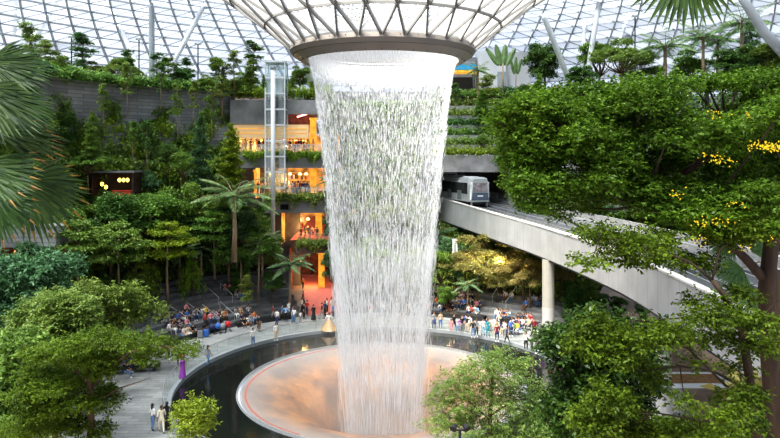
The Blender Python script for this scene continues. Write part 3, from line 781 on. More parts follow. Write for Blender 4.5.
# columns that carry it
def bcol(i, a, base, r, lab):
    q, t = blp(i, a, -3.3); h = q.z-base; c = empty('bridge_column', (q.x, q.y, base)); tag(c, lab, 'column')
    mb = MB(); mb.tube([(0, 0, h*.42), (0, 0, h+.2)], r, 24, cap=False); mb.build('upper_shaft', mat('column_cream', (.34, .33, .29), .6, .08, 1) if 'column_cream' not in bpy.data.materials else bpy.data.materials['column_cream'], c, smooth=True)
    mb = MB(); mb.tube([(0, 0, 0), (0, 0, h*.42)], r*1.02, 24); mb.build('lower_shaft', mat('column_base_grey', (.42, .41, .40), .5, .06, 1) if 'column_base_grey' not in bpy.data.materials else bpy.data.materials['column_base_grey'], c, smooth=False)
i1 = min(range(len(CL)), key=lambda i: abs(CL[i].y-66.5)); i2 = min(range(len(CL)), key=lambda i: abs(CL[i].y-46.5))
bcol(i1, .25, 0, .62, 'thick round cream column holding the bridge beside the pool crowd')
c_ = at(661, 415, 47); 
cc = empty('round_column', (c_.x, c_.y, 0)); tag(cc, 'short pale round column standing behind the dark leafy tree under the bridge', 'column')
mb = MB(); mb.tube([(0, 0, 0), (0, 0, 1.9)], .75, 24); mb.build('lower_shaft', bpy.data.materials['column_base_grey'], cc)
mb = MB(); mb.tube([(0, 0, 1.9), (0, 0, 8.2)], .73, 24, cap=False); mb.build('upper_shaft', bpy.data.materials['column_cream'], cc, smooth=True)

# ================================================================== TRAIN
def train_car(L, lab, front=True):
    c = empty('people_mover_car'); tag(c, lab, 'train')
    w, h = 2.75, 3.3; mb = MB()
    prof = [(-w/2, .45), (-w/2, 2.5), (-w/2+.25, h-.12), (-w/2+.6, h), (w/2-.6, h), (w/2-.25, h-.12), (w/2, 2.5), (w/2, .45)]
    ys = [(0, .86, .2), (.55, 1, 0), (L-.4, 1, 0), (L, .9, .1)]
    for y, s, dz in ys:
        for x, z in prof: mb.v.append((x*s, y+(.55 if (z < 1.6 and y == 0) else 0)*0, .45+(z-.45)*(1-dz*.3)))
    n = len(prof)
    for i in range(len(ys)-1):
        for j in range(n): a = i*n+j; b = i*n+(j+1) % n; mb.f.append((a, b, b+n, a+n)); mb.m.append(0)
    mb.f.append(tuple(range(n))); mb.m.append(0); mb.f.append(tuple(3*n+j for j in range(n))); mb.m.append(0)
    mb.build('body', M['train_silver'], c)
    for s in (-1, 1):
        mb = MB(); mb.box((s*(w/2+.005), L/2, 2.0), (.04, L-1.4, 1.3)); mb.build('side_window', M['train_glass'], c)
        for y in (L*.33, L*.67):
            mb = MB(); mb.box((s*(w/2+.02), y-.02, 1.15), (.03, 1.3, 1.1)); mb.build('side_door', M['train_glass2'], c)
    mb = MB(); mb.box((0, -.02, 2.15), (w*.66, .08, 1.05)); mb.build('windscreen', M['train_wind'], c)
    mb = MB(); mb.poly([(-w*.42, -.03, .62), (w*.42, -.03, .62), (w*.36, -.05, 1.5), (-w*.36, -.05, 1.5)]); mb.build('nose_panel', M['train_nose'], c)
    mb = MB(); mb.box((0, -.07, 1.12), (.75, .02, .16)); mb.build('plate', M['sign_white'], c)
    mb = MB()
    for s in (-1, 1): mb.poly([(s*w*.44, .05, 2.75), (s*w*.36, -.03, 2.72), (s*w*.43, -.02, .7), (s*w*.47, .2, .7)])
    mb.build('corner_trim', M['sign_white'], c)
    mb = MB(); mb.box((0, .1, .5), (w*.9, .3, .14)); mb.box((-1, .3, .2), (.15, .3, .6)); mb.box((1, .3, .2), (.15, .3, .6)); mb.build('bumper', M['train_silver'], c)
    mb = MB()
    for y in (1.4, L-1.4):
        for s in (-1, 1):
            for k in range(12):
                a = 2*pi*k/12; b = 2*pi*(k+1)/12
                mb.poly([(s*.9-.15, y, .1), (s*.9-.15, y+.4*cos(a), .1+.4*sin(a)), (s*.9-.15, y+.4*cos(b), .1+.4*sin(b))]); mb.poly([(s*.9+.15, y, .1), (s*.9+.15, y+.4*cos(a), .1+.4*sin(a)), (s*.9+.15, y+.4*cos(b), .1+.4*sin(b))])
                mb.poly([(s*.9-.15, y+.4*cos(a), .1+.4*sin(a)), (s*.9+.15, y+.4*cos(a), .1+.4*sin(a)), (s*.9+.15, y+.4*cos(b), .1+.4*sin(b)), (s*.9-.15, y+.4*cos(b), .1+.4*sin(b))])
    mb.box((0, L/2, .3), (1.6, L-1, .4)); mb.build('undercarriage', M['dark'], c)
    for y in (.3, .72): mb = MB(); mb.box((0, L*y, h-.05), (1.5, 1.6, .2)); mb.build('roof_unit', M['sign_white'], c)
    return c
M['train_silver'] = mat('train_silver', (.42, .45, .46), .35, .06, 1, metal=.3); M['train_glass'] = mat('train_dark_glass', (.035, .04, .04), .12, .3, 1)
M['train_glass2'] = mat('train_door_glass', (.16, .18, .18), .2, .2, 1); M['train_wind'] = mat('train_windscreen', (.28, .25, .27), .15, .5, 3)
M['train_nose'] = mat('train_nose_blue', (.10, .13, .18), .35, .1, 1)
iT = min(range(len(CL)), key=lambda i: abs(CL[i].y-85.6))
q, t = blp(iT, 1.98, .0); ang = atan2(-t.x, t.y) if t.y > 0 else atan2(t.x, -t.y)
d_ = -t if t.y < 0 else t
for k, lab in enumerate(('front silver car of the driverless train, dark windscreen facing the viewer', 'second silver train car coming out of the tunnel behind the front car')):
    c = train_car(9.5, lab); o_ = q+Vector((d_.x, d_.y, .06))*(k*9.9); c.location = (o_.x, o_.y, o_.z+(k*.35)); c.scale = (1.12, 1.0, 1.14); c.rotation_euler = (0, 0, atan2(-d_.x, d_.y)+k*.04)
# ================================================================== STEEL POSTS OF THE ROOF
def post(pa, pb, r, lab, cat='post', name='roof_prop'):
    a = Vector(pa); b = Vector(pb); c = empty(name, a); tag(c, lab, cat)
    mb = MB(); d = b-a; mb.tube([(0, 0, 0), tuple(d*.06), tuple(d*.94), tuple(d)], [r*.6, r, r, r*.6], 12); mb.build('shaft', M['white_metal'] if 'pale' in lab else M['grey_metal'], c, smooth=True)
    mb = MB(); mb.lathe([(0, .25), (r*1.5, .2), (r*1.6, 0), (0, 0)], n=12); mb.build('base_plate', M['grey_metal'], c)
for pa, pb, r, lab in (
    (at(12.5, 62, 92), at(15, -22, 92), .42, 'thick upright grey roof post at the far left edge of the park'),
    (at(27, 52, 95), at(64, -12, 95), .42, 'pale slanting roof prop leaning right behind the far left post'),
    (at(148, 90, 96), at(112, 10, 100), .36, 'pale left-leaning leg of the roof strut pair above the left wall'),
    (at(152, 92, 96), at(151.5, 3, 96), .42, 'upright dark grey roof post rising in the middle of the left strut group'),
    (at(160, 88, 97), at(207, 0, 101), .36, 'pale right-leaning leg of the roof strut pair above the left wall'),
    (at(158, 82, 108), at(160, 22, 110), .3, 'thin pale upright prop just behind the left strut group'),
    (at(316, 96, 96), at(302, 52, 90), .4, 'pale steel prop running down from the ring at its left end'),
    (at(572, 88, 100), at(543, 14, 96), .42, 'pale slanting roof prop falling rightward past the big round tree'),
    (at(585, 90, 98), at(601, -10, 98), .4, 'pale steep roof prop right of the big round tree'),
    (at(583, 92, 99), at(584, 20, 104), .3, 'thin pale upright prop beside the steep one right of the big tree'),
    (at(612, 60, 99), at(630, 12, 103), .3, 'short pale leaning prop among the upper right trees')):
    post(pa, pb, r, lab)
def lamp_post(p, h, lab, px):
    c = empty('lamp_post', p); tag(c, lab, 'lamp post', px=px)
    mb = MB(); mb.tube([(0, 0, 0), (0, 0, h)], .09, 8); mb.build('pole', M['dark'], c)
    mb = MB(); mb.box((0, 0, h+.12), (.9, .3, .16)); mb.box((-.3, 0, h+.25), (.2, .2, .1)); mb.box((.3, 0, h+.25), (.2, .2, .1)); mb.build('lamp_head', M['grey_metal'], c)
for px, pt, pb in ((71.5, 38, 80), (139, 40, 84), (198, 45, 80), (635, 17, 62), (760, 14, 55)):
    p = at(px, pb, 92); p.z = 27.9; lamp_post(p, (HY-pt)/F*92+EZ-27.9, 'slim dark lamp post standing among the plants on the upper deck', px)

# ================================================================== UPPER RIGHT BUILDING AND CANOPY
bd = empty('service_tower', (at(497, 0, 112).x, 112, 28)); tag(bd, 'plain grey-white block of a building behind the paddle-leaved palms', 'building')
zt = at(0, 53, 112).z-28
mb = MB(); mb.box((-1.2, 0, zt/2), (4.6, 5, zt)); mb.build('wall', mat('tower_pale', (.6, .62, .64), .6, .05, .5, stretch=(1, 1, .1)), bd)
mb = MB(); mb.box((3.2, .5, zt/2), (4.2, 5, zt-.3)); mb.build('wall_side', mat('tower_side', (.46, .48, .5), .6, .05), bd)
mb = MB(); mb.box((.5, -2.55, zt*.33), (1.7, .2, 4.6)); mb.build('louvre_panel', M['grey_metal'], bd)
mb = MB(); mb.box((-5.5, 1, zt*.45), (3.6, 4, zt*.9)); mb.build('annex', M['wall'], bd)
kp = empty('play_canopy', (at(463, 0, 108).x, 108, 28)); tag(kp, 'small blue and yellow roofed play structure beside the grey-white block', 'pavilion')
mb = MB(); mb.box((0, 0, 5.6), (4, 3, .9)); mb.build('roof', M['sign_blue'], kp)
mb = MB(); mb.box((0, 0, 4.9), (5, 3.4, .2)); mb.build('awning', M['gold_col'], kp)
mb = MB()
for x in (-1.7, 1.7):
    for y in (-1.2, 1.2): mb.bar((x, y, 0), (x, y, 5), .16)
mb.box((0, 1, 2.5), (3.4, .1, 3.4)); mb.build('frame', M['dark'], kp)
kn = empty('cafe_roof', at(712, 84, 62)); tag(kn, 'grey wedge-shaped cafe roof poking out between the upper right trees', 'roof')
mb = MB(); mb.poly([(-6, -3, -.6), (7, -3, 1.2), (7, 5, 1.6), (-6, 5, .2)]); mb.poly([(-6, -3, -.9), (7, -3, .7), (7, -3, 1.2), (-6, -3, -.6)]); mb.poly([(-6, -3, -.9), (7, -3, .7), (7, 5, 1.1), (-6, 5, -.3)]); mb.build('shell', M['lightconc'], kn)
mb = MB()
for x in (-4, 0, 4): mb.bar((x, 1, -8), (x, 1, .3), .3)
mb.build('post', M['dark'], kn)
arch = empty('curved_roof_edge', (0, 0, 0)); tag(arch, 'broad grey curved roof beam sweeping down at the upper right corner', 'beam')
mb = MB(); mb.tube([at(735, -14, 60), at(750, 10, 60), at(764, 32, 60), at(790, 60, 60)], [.4, .42, .45, .5], 10); mb.build('beam_shell', M['grey_metal'], arch, smooth=True)

# ================================================================== PLANTS
LM = {
 'mid': leaf_mat('leaf_mid_green', (.04, .10, .02), (.34, .50, .10), .3),
 'deep': leaf_mat('leaf_deep_green', (.02, .065, .02), (.19, .35, .08), .25),
 'bluish': leaf_mat('leaf_blue_green', (.03, .09, .04), (.22, .38, .17), .25),
 'lime': leaf_mat('leaf_lime', (.08, .17, .012), (.42, .56, .06), .4),
 'pale': leaf_mat('leaf_pale_green', (.06, .13, .02), (.42, .54, .14), .35),
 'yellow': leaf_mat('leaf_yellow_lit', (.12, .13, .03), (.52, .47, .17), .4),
 'near': leaf_mat('leaf_near_green', (.008, .030, .005), (.20, .32, .03), .38, rough=.45, tip=(.48, .60, .09), spec=.25),
 'neardark': leaf_mat('leaf_near_dark', (.008, .030, .007), (.085, .18, .03), .3, rough=.32, tip=(.2, .34, .08)),
 'palm': leaf_mat('leaf_palm', (.04, .11, .04), (.32, .50, .20), .3),
 'fan': leaf_mat('leaf_fan_palm', (.006, .024, .010), (.08, .14, .03), .2, rough=.5, tip=(.30, .26, .05), spec=.25),
 'tip': leaf_mat('leaf_rusty_tip', (.14, .06, .02), (.42, .20, .04), .3),
 'flower': emis('yellow_blossom', (1, .72, .05), .8),
}
def trunk(mb, pts, r0, r1, n=7):
    k = len(pts); mb.tube(pts, [r0+(r1-r0)*i/(k-1) for i in range(k)], n)
def limbs(mb, base, r, blobs, rng, zj=None):
    for b in blobs:
        t = Vector(b[:3]); m_ = base.lerp(t, .5)+Vector((rng.uniform(-.1, .1), rng.uniform(-.1, .1), -.08))*(t-base).length
        mb.tube([base, m_, t], [r, r*.6, r*.2], 5)
PROTO = {}
def tree_proto(kind, variant):
    """trees about unit height 10; returned at the origin"""
    rg = random.Random(hash((kind, variant)) % 9999 if False else sum(map(ord, kind))*7+variant)
    rng = np.random.default_rng(sum(map(ord, kind))+variant*31)
    root = empty({'tier': 'umbrella_tree', 'round': 'round_tree', 'slim': 'slender_tree', 'cone': 'columnar_tree', 'spread': 'spreading_tree', 'shrub': 'shrub', 'yellow': 'spreading_tree', 'weep': 'weeping_shrub', 'topiary': 'round_tree', 'dense': 'round_tree'}[kind])
    mb = MB(); blobs = []; bark = M['bark']; H = 10.0
    if kind == 'tier':
        lean = rg.uniform(-.3, .3); top = Vector((lean, 0, 9.4)); trunk(mb, [(0, 0, 0), (lean*.3, .1, 4), top], .16, .05); bark = M['bark_pale']
        for i, z in enumerate((6.3, 7.6, 8.8, 9.6)):
            R = (2.3, 2.7, 2.0, 1.0)[i]
            for j in range(7):
                a = 2*pi*(j/7.0)+i*.6+rg.uniform(-.2, .2); rr = R*rg.uniform(.45, .8)
                blobs.append((lean*z/10+rr*cos(a), rr*sin(a), z+rg.uniform(-.15, .2), R*.42, R*.42, .22))
                mb.tube([(lean*z/10, 0, z-.5), (lean*z/10+rr*cos(a)*.6, rr*sin(a)*.6, z-.15), (lean*z/10+rr*cos(a)*1.1, rr*sin(a)*1.1, z)], [.05, .03, .012], 4)
        Q = crown_leaves(blobs, 900, 7, .26, rng=rng, shell=.2, flat=.9); mt = LM[('mid', 'lime', 'pale')[variant % 3]]
    elif kind in ('round', 'dense', 'topiary'):
        zc = {'round': 6.6, 'dense': 5.6, 'topiary': 6}[kind]; trunk(mb, [(0, 0, 0), (.1, .05, 2.5), (0, 0, 5)], .22, .1)
        nb_ = 14
        for i in range(nb_):
            a = rg.uniform(0, 2*pi); z = zc+rg.uniform(-2.4, 2.4); q = sqrt(max(.05, 1-((z-zc)/3.3)**2)); rr = rg.uniform(.3, 1)*2.2*q
            s = rg.uniform(1.0, 1.5); blobs.append((rr*cos(a), rr*sin(a), z, s, s, s*.75))
        limbs(mb, Vector((0, 0, 3.6)), .1, blobs, rg)
        Q = crown_leaves(blobs, 1700 if kind != 'dense' else 2200, 7, .28, rng=rng); mt = LM[('mid', 'deep', 'bluish')[variant % 3]]
    elif kind == 'slim':
        lean = rg.uniform(-.4, .4); trunk(mb, [(0, 0, 0), (lean*.4, 0, 4), (lean, 0, 9.6)], .1, .03); bark = M['bark_pale']
        for i in range(24):
            z = rg.uniform(4.2, 9.8); rr = rg.uniform(.2, 1.0)*(1.25-.1*(z-4.6)); a = rg.uniform(0, 2*pi); s = rg.uniform(.35, .65)
            blobs.append((lean*z/10+rr*cos(a), rr*sin(a), z, s*.8, s*.8, s*.9))
            mb.tube([(lean*z/10, 0, z-.4), (lean*z/10+rr*cos(a), rr*sin(a), z)], [.03, .01], 4)
        Q = crown_leaves(blobs, 420, 6, .26, rng=rng, shell=.1); mt = LM[('mid', 'pale', 'deep')[variant % 3]]
    elif kind == 'cone':
        trunk(mb, [(0, 0, 0), (0, 0, 9)], .14, .04)
        for i in range(20):
            z = 1.2+i*.44; rr = (1.5*(1-(i/20)**1.5)+.25); a = i*2.4; blobs.append((rr*.45*cos(a), rr*.45*sin(a), z, rr*.6, rr*.6, .5))
        Q = crown_leaves(blobs, 1500, 7, .24, rng=rng); mt = LM[('lime', 'mid', 'bluish')[variant % 3]]
    elif kind in ('spread', 'yellow'):
        trunk(mb, [(0, 0, 0), (.15, .1, 2), (.1, 0, 4.5)], .2, .12)
        for i in range(18):
            a = 2*pi*i/9+rg.uniform(-.3, .3); rr = (1.6 if i < 9 else 3.4)*rg.uniform(.8, 1.15); z = 7.8-rr*.35+rg.uniform(-.8, .6)-(1.2 if kind == 'yellow' else 0)
            s = rg.uniform(.9, 1.3); blobs.append((rr*cos(a), rr*sin(a), z, s, s, s*.42))
        blobs.append((0, 0, 8.6, 1.4, 1.4, .7)); limbs(mb, Vector((.1, 0, 4.2)), .1, blobs, rg)
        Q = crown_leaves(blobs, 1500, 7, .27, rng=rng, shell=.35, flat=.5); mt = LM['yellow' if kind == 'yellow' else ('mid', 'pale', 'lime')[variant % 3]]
    elif kind == 'shrub':   # unit about 2 m across, 1.6 tall
        for i in range(8):
            a = rg.uniform(0, 2*pi); rr = rg.uniform(0, .75); s = rg.uniform(.4, .65); blobs.append((rr*cos(a), rr*sin(a), rg.uniform(.35, 1.1), s, s, s*.8))
            mb.tube([(0, 0, -.1), (rr*cos(a)*.6, rr*sin(a)*.6, .5), (rr*cos(a), rr*sin(a), .9)], [.04, .03, .01], 4)
        Q = crown_leaves(blobs, 300, 6, (.17, .26, .36)[variant % 3], rng=rng, shell=.3); mt = LM[('mid', 'deep', 'bluish', 'pale', 'lime', 'mid')[variant % 6]]
    elif kind == 'weep':    # hanging yellow-green fronds, 3 m tall
        c = []; ax = []
        mb.tube([(0, 0, 0), (0, 0, 3)], [.08, .05], 5)
        for i in range(60):
            a = rg.uniform(0, 2*pi); z = rg.uniform(.9, 3.1); R = rg.uniform(.5, 1.15)
            for t in np.linspace(.15, 1, 12):
                c.append((R*t*cos(a), R*t*sin(a), z-.9*t*t)); ax.append((cos(a+rg.choice((-1.2, 1.2))), sin(a+rg.choice((-1.2, 1.2))), -.9))
        c = np.array(c); ax = np.array(ax); nn = rng.normal(size=c.shape)*.3+[0, 0, 1]; Q = leaf_quads(c, ax, nn, np.full(len(c), .3), np.full(len(c), .09)); mt = LM[('lime', 'mid')[variant % 2]]
    mb.build('trunk' if kind != 'shrub' else 'stem', bark, root, smooth=True); quads('foliage', Q, mt, root)
    return root
def get(kind, variant, builder=None):
    """first call hands out the original, later calls a copy"""
    k = (kind, variant)
    if k not in PROTO:
        PROTO[k] = (builder or tree_proto)(kind, variant); return PROTO[k]
    return copy_thing(PROTO[k])
def put(kind, variant, p, sc, rz=None, builder=None):
    o = get(kind, variant, builder); o.location = p; o.rotation_euler = (0, 0, random.uniform(0, 6.28) if rz is None else rz)
    o.scale = sc if hasattr(sc, '__len__') else (sc, sc, sc)
    return o
def frond(c_list, a_list, l_list, w_list, pts, width, n=26, lw=.07, droop=.35):
    """leaflets on both sides of a rachis polyline (world-ish coordinates)"""
    pts = [Vector(p) for p in pts]
    for i in range(n):
        t = .08+.92*i/n; f = t*(len(pts)-1); k = min(int(f), len(pts)-2); p = pts[k].lerp(pts[k+1], f-k); d = (pts[k+1]-pts[k]).normalized()
        s = d.cross(Vector((0, 0, 1))).normalized(); L = width*sin(pi*min(1, .12+t*.88))**.6*(1 if t < .95 else .6)
        for q in (-1, 1):
            c_list.append(tuple(p)); a_list.append(tuple(s*q+d*.55+Vector((0, 0, -droop)))); l_list.append(max(.05, L)); w_list.append(lw)
def palm_proto(kind, variant):
    rg = random.Random(variant+51); root = empty('feather_palm'); H = 4.5; mb = MB()
    mb.tube([(0, 0, 0), (.05, 0, 2), (0, 0, H)], [.2, .14, .13], 9); mb.build('trunk', M['bark_pale'], root, smooth=True)
    c, a, l, w = [], [], [], []; rb = MB(); nf = 15
    for i in range(nf):
        th = 2*pi*i*.382*1.0+rg.uniform(-.2, .2); el = .15+1.1*(i/nf); R = rg.uniform(2.4, 3.1)
        pts = [(R*t*cos(th)*cos(el*(1-t*.35)), R*t*sin(th)*cos(el*(1-t*.35)), H+R*t*sin(el)-1.5*t*t*(1.2-el*.4)) for t in np.linspace(0, 1, 7)]
        rb.tube(pts, [.035, .03, .028, .024, .02, .014, .006], 4); frond(c, a, l, w, pts, .62, 30, .085)
    rb.build('frond_stem', M['bark_pale'], root)
    c = np.array(c); a = np.array(a); n = np.zeros_like(c); n[:, 2] = 1; n += RNG.normal(size=c.shape)*.15
    quads('frond', leaf_quads(c, a, n, np.array(l), np.array(w), .1, .2), LM['palm'] if variant < 2 else LM['bluish'], root); return root
def fern_proto(kind, variant):
    root = palm_proto(kind, 7); root.name = 'tree_fern'; return root
def paddle_proto(kind, variant):
    rg = random.Random(variant+3); root = empty('paddle_leaved_palm'); H = 6.0
    mb = MB(); mb.tube([(0, 0, 0), (0, 0, H)], [.16, .12], 9); mb.build('trunk', M['bark_pale'], root, smooth=True)
    n = 3 if variant else 4; lf = MB()
    for i in range(n):
        x = (i-(n-1)/2)*.95+(-.2 if variant == 0 else 0); rows = []; L = 4.2-abs(i-(n-1)/2)*.6
        for t in np.linspace(0, 1, 12):
            wd = .52*sin(pi*(t**.8))**.45 if 0 < t < 1 else .03; z = H-.4+t*L; cx_ = x*(.45+1.1*t)+.1*x*t*t
            rows.append([(cx_-wd, .12+.1*t*i, z), (cx_, -.05+.1*t*i, z-.05), (cx_+wd, .12+.1*t*i, z)])
        for k in range(11):
            for j in range(2): lf.poly([rows[k][j], rows[k][j+1], rows[k+1][j+1], rows[k+1][j]])
    lf.build('leaf', mat('paddle_leaf_%d' % variant, (.12, .2, .07), .5, .35, 1.2), root, smooth=True); return root

# ---- undergrowth and climbing plants: nobody could count these leaves
def cover(name, sampler, n, L, m, lab, cat, per=6, up=.6, hang=0.0, kind='stuff'):
    Pn, Nn = sampler(n); Pn = np.array(Pn); Nn = np.array(Nn)
    PP = np.repeat(Pn, per, 0); NN = np.repeat(Nn, per, 0); k = len(PP)
    PP = PP+RNG.normal(size=(k, 3))*L*.7
    ax = sphere_dirs(k)*.9+NN*.5; ax[:, 2] -= hang; nn = NN*.8+RNG.normal(size=(k, 3))*.4; nn[:, 2] += up
    ll = L*(.6+.8*RNG.random(k)); o = quads(name, leaf_quads(PP, ax, nn, ll, ll*.55), m, kind=kind); o['label'] = lab; o['category'] = cat; return o
def vnoise(x, y, s, seed=0):
    return (np.sin(x*s+seed)*np.cos(y*s*1.3+seed*2)+.5*np.sin(x*s*2.3+y*s*1.7+seed*3)+.35*np.cos(x*s*4.1-y*s*3.3+seed))/1.85
def slope_sampler(r0, r1, a0, a1, amp, seed=1):
    def f(n):
        r = np.sqrt(RNG.uniform(r0*r0, r1*r1, n)); ph = RNG.uniform(a0, a1, n); out = []; 
        bump = amp*(1+vnoise(r, ph*.6, .8, seed))*.6
        for i in range(n):
            z = zprof(r[i], ph[i])+bump[i]*RNG.uniform(.55, 1); a = radians(ph[i]); out.append((CX+r[i]*sin(a), CY+r[i]*cos(a), z))
        nn = np.zeros((n, 3)); nn[:, 2] = 1; nn[:, 1] = -.5; return out, nn
    return f
def wall_sampler(rf, a0, a1, zf, thr, amp=.6, seed=2):
    def f(n):
        out = []; nn = []; m_ = 0
        while len(out) < n and m_ < 40:
            m_ += 1; ph = RNG.uniform(a0, a1, n); z = zf[0]+(zf[1]-zf[0])*RNG.random(n); v = vnoise(ph*.9, z, .75, seed)+thr(z)+RNG.normal(size=n)*.12
            for i in np.nonzero(v > 0)[0]:
                r = rf(z[i])-amp*min(1, v[i]+.1)*RNG.uniform(.3, 1); a = radians(ph[i]); out.append((CX+r*sin(a), CY+r*cos(a), z[i])); nn.append((-sin(a), -cos(a), .15))
                if len(out) >= n: break
        return out, nn
    return f
def rleft(z): return 42.0+(.7 if z > 13.5 else 0)+(.7 if z > 18.5 else 0)+(.7 if z > 23.2 else 0)
cover('slope_undergrowth', slope_sampler(34, 42, -72, -24, 1.6), 9000, .34, LM['mid'], 'dense mixed green undergrowth covering the slope behind the left steps', 'undergrowth')
cover('slope_undergrowth', slope_sampler(25, 42, -112, -72, 1.8, 5), 9000, .34, LM['deep'], 'dark undergrowth filling the far left slope under the trees', 'undergrowth')
cover('slope_undergrowth', slope_sampler(25, 40, -11, 10, 1.6, 3), 5000, .34, LM['mid'], 'green planting on the slope behind the falling water', 'undergrowth')
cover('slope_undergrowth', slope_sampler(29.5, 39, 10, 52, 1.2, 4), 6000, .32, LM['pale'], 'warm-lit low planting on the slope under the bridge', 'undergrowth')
cover('slope_undergrowth', slope_sampler(40, 56, 52, 100, 2.0, 6), 6000, .36, LM['mid'], 'green planting beyond the bridge at the far right', 'undergrowth')
cover('climbing_plants', wall_sampler(rleft, -112, -29.5, (7, 26.5), lambda z: np.where(z < 19, .45, .3-(z-19)*.13)), 16000, .44, LM['mid'], 'climbing plants and ivy hanging over the grey stone wall at left', 'climbing plants', hang=.5)
cover('climbing_plants', wall_sampler(rleft, -112, -29.5, (7, 24), lambda z: np.where(z < 19, -.15, -.45), seed=9, amp=1.5), 7000, .42, LM['lime'], 'bright lime creeper patches on the lower left stone wall', 'climbing plants', hang=.6)
cover('climbing_plants', wall_sampler(lambda z: 39.9 if z < 19 else 40.9, -12.5, 9.5, (7, 27), lambda z: .35+0*z, seed=5), 7000, .36, LM['mid'], 'creepers covering the wall seen through the waterfall', 'climbing plants', hang=.5)
cover('climbing_plants', wall_sampler(lambda z: 50 if z < 13 else 51.8, 52, 92, (4, 27), lambda z: .8+0*z, seed=7, amp=1.4), 9000, .42, LM['deep'], 'dense greenery over the far right wall beyond the bridge', 'climbing plants', hang=.3)
# trailing plants over the slab edges
def edge_sampler(px0, px1, py, drop, D):
    def f(n):
        out = []; 
        for i in range(n):
            p = at(RNG.uniform(px0, px1), py, D-.1-RNG.random()*.5); p.z += .15-abs(RNG.normal())*drop*(1+.6*sin(p.x*2.2)); out.append(tuple(p))
        nn = np.zeros((n, 3)); nn[:, 1] = -1; return out, nn
    return f
for (px0, px1, py, lab) in ((244, 328, 153.5, 'trailing plants along the edge of the top shop slab'), (264, 334, 196, 'trailing plants along the edge of the middle shop slab'), (298, 336, 242.5, 'trailing plants along the lowest shop slab edge')):
    cover('trailing_plants', edge_sampler(px0, px1, py, .35, SD), 500, .3, LM['lime'] if py < 160 else LM['mid'], lab, 'trailing plants', hang=.4)
cover('park_hedge', (lambda n: ([tuple(P(42.9+RNG.random()*1.6, ph, 28.2+RNG.random()*(.35+.9*(1+sin(ph*.9)*cos(ph*.37))*.5))) for ph in RNG.uniform(-112, -18, n)], np.tile([0, -.5, .8], (n, 1)))), 4500, .34, LM['mid'], 'low green hedge running along the top of the left wall', 'hedge')
cover('park_hedge', (lambda n: ([(RNG.uniform(at(228, 0, 94).x, at(332, 0, 94).x), RNG.uniform(92.3, 95.5), 27.6+RNG.uniform(0, .9+.5*sin(i*.7))) for i in range(n)], np.tile([0, -.5, .8], (n, 1)))), 900, .34, LM['lime'], 'bright low hedge on the roof edge above the shops', 'hedge')
# hedge rows on the right terraces
for i, (z, d) in enumerate(((19.2, .8), (20.6, 2.5), (22.0, 4.3), (23.5, 6.1), (25.0, 7.9), (26.6, 9.9), (28.1, 12))):
    xs = (at(432, 0, PD).x, at(640, 0, PD).x)
    cover('terrace_hedge', (lambda n, z=z, d=d: ([(RNG.uniform(*xs), PD-.6+d+RNG.uniform(-.75, .6), z+RNG.uniform(0, .75+.35*sin(i*3+j*.01))) for j in range(n)], np.tile([0, -.6, .8], (n, 1)))), 1300, .3, LM[('lime', 'mid', 'mid', 'deep', 'mid', 'pale', 'mid')[i]],
          '%s hedge row up the terraces above the train tunnel' % ('lowest', 'second', 'third', 'fourth', 'fifth', 'sixth', 'topmost')[i], 'hedge', hang=.1)

# ---- individually placed trees: (kind, variant, pixel x, base y, top y, depth or None=stands on the ground hit, label, category)
HS = {'tier': 10, 'round': 10.2, 'slim': 10.2, 'cone': 10.4, 'spread': 9.6, 'yellow': 8.6, 'shrub': 1.7, 'weep': 3.2, 'dense': 9.4, 'topiary': 9.6, 'palm': 6.4, 'fern': 6.4, 'paddle': 9.8}
def T(kind, v, px, by, ty, D, lab, cat='tree', wx=1.0, z=None):
    p = hit(px, by) if D is None else at(px, by, D)
    if z is not None: p.z = z
    h = EZ+(HY-ty)/F*p.y-p.z; s = h/HS[kind]
    b = {'palm': palm_proto, 'fern': fern_proto, 'paddle': paddle_proto}.get(kind)
    o = put(kind, v, p, (s*wx, s*wx, s), rz=(0 if kind == 'paddle' else None), builder=b); tag(o, lab, cat, px=px); return o
T('tier', 1, 168, 306, 222, None, 'lime umbrella-crowned tree with bare pale trunk standing by the left steps', wx=1.25)
T('tier', 0, 120, 318, 222, None, 'green umbrella tree with bare trunk between the lime tree and the left edge', wx=1.15)
T('tier', 3, 77, 322, 221, None, 'tall tiered green tree in the middle of the left grove', wx=1.3)
T('slim', 0, 138, 312, 232, None, 'thin dark-stemmed tree just right of the tiered green trees', wx=1.2)
T('slim', 2, 195, 292, 215, None, 'slim dark tree on the slope right of the lime umbrella tree', wx=1.3)
T('round', 0, 150, 286, 190, None, 'bushy mid-green tree behind the lime umbrella tree', wx=1)
T('round', 1, 110, 290, 188, None, 'dark bushy tree under the lantern kiosk')
T('round', 2, 38, 320, 240, None, 'blue-green bushy tree below the stone balcony')
T('round', 1, 10, 330, 250, None, 'dark round tree at the far left edge below the balcony')
T('round', 0, 60, 290, 205, None, 'mid-green bushy tree rising beside the stone balcony')
T('round', 3, 185, 280, 170, None, 'tall bushy tree against the wall left of the feather palm', wx=.85)
T('weep', 0, 192, 300, 255, None, 'drooping lime-green ferny shrub beside the left steps', 'shrub', wx=1.0)
T('weep', 0, 128, 322, 275, None, 'drooping lime-green ferny shrub under the umbrella trees', 'shrub', wx=1.1)
T('weep', 0, 150, 300, 262, None, 'drooping yellow-green shrub behind the lime umbrella tree trunk', 'shrub')
T('slim', 3, 258, 311, 200, 77, 'tall slim tree with pale bare trunk behind the seated people', wx=1.2)
T('cone', 1, 240, 300, 228, 79, 'small columnar tree between the steps and the shops')
T('round', 3, 262, 292, 225, 84, 'bushy green tree in front of the middle grey slab', wx=1.1)
T('round', 0, 248, 285, 232, 86, 'low bushy tree behind the left steps')
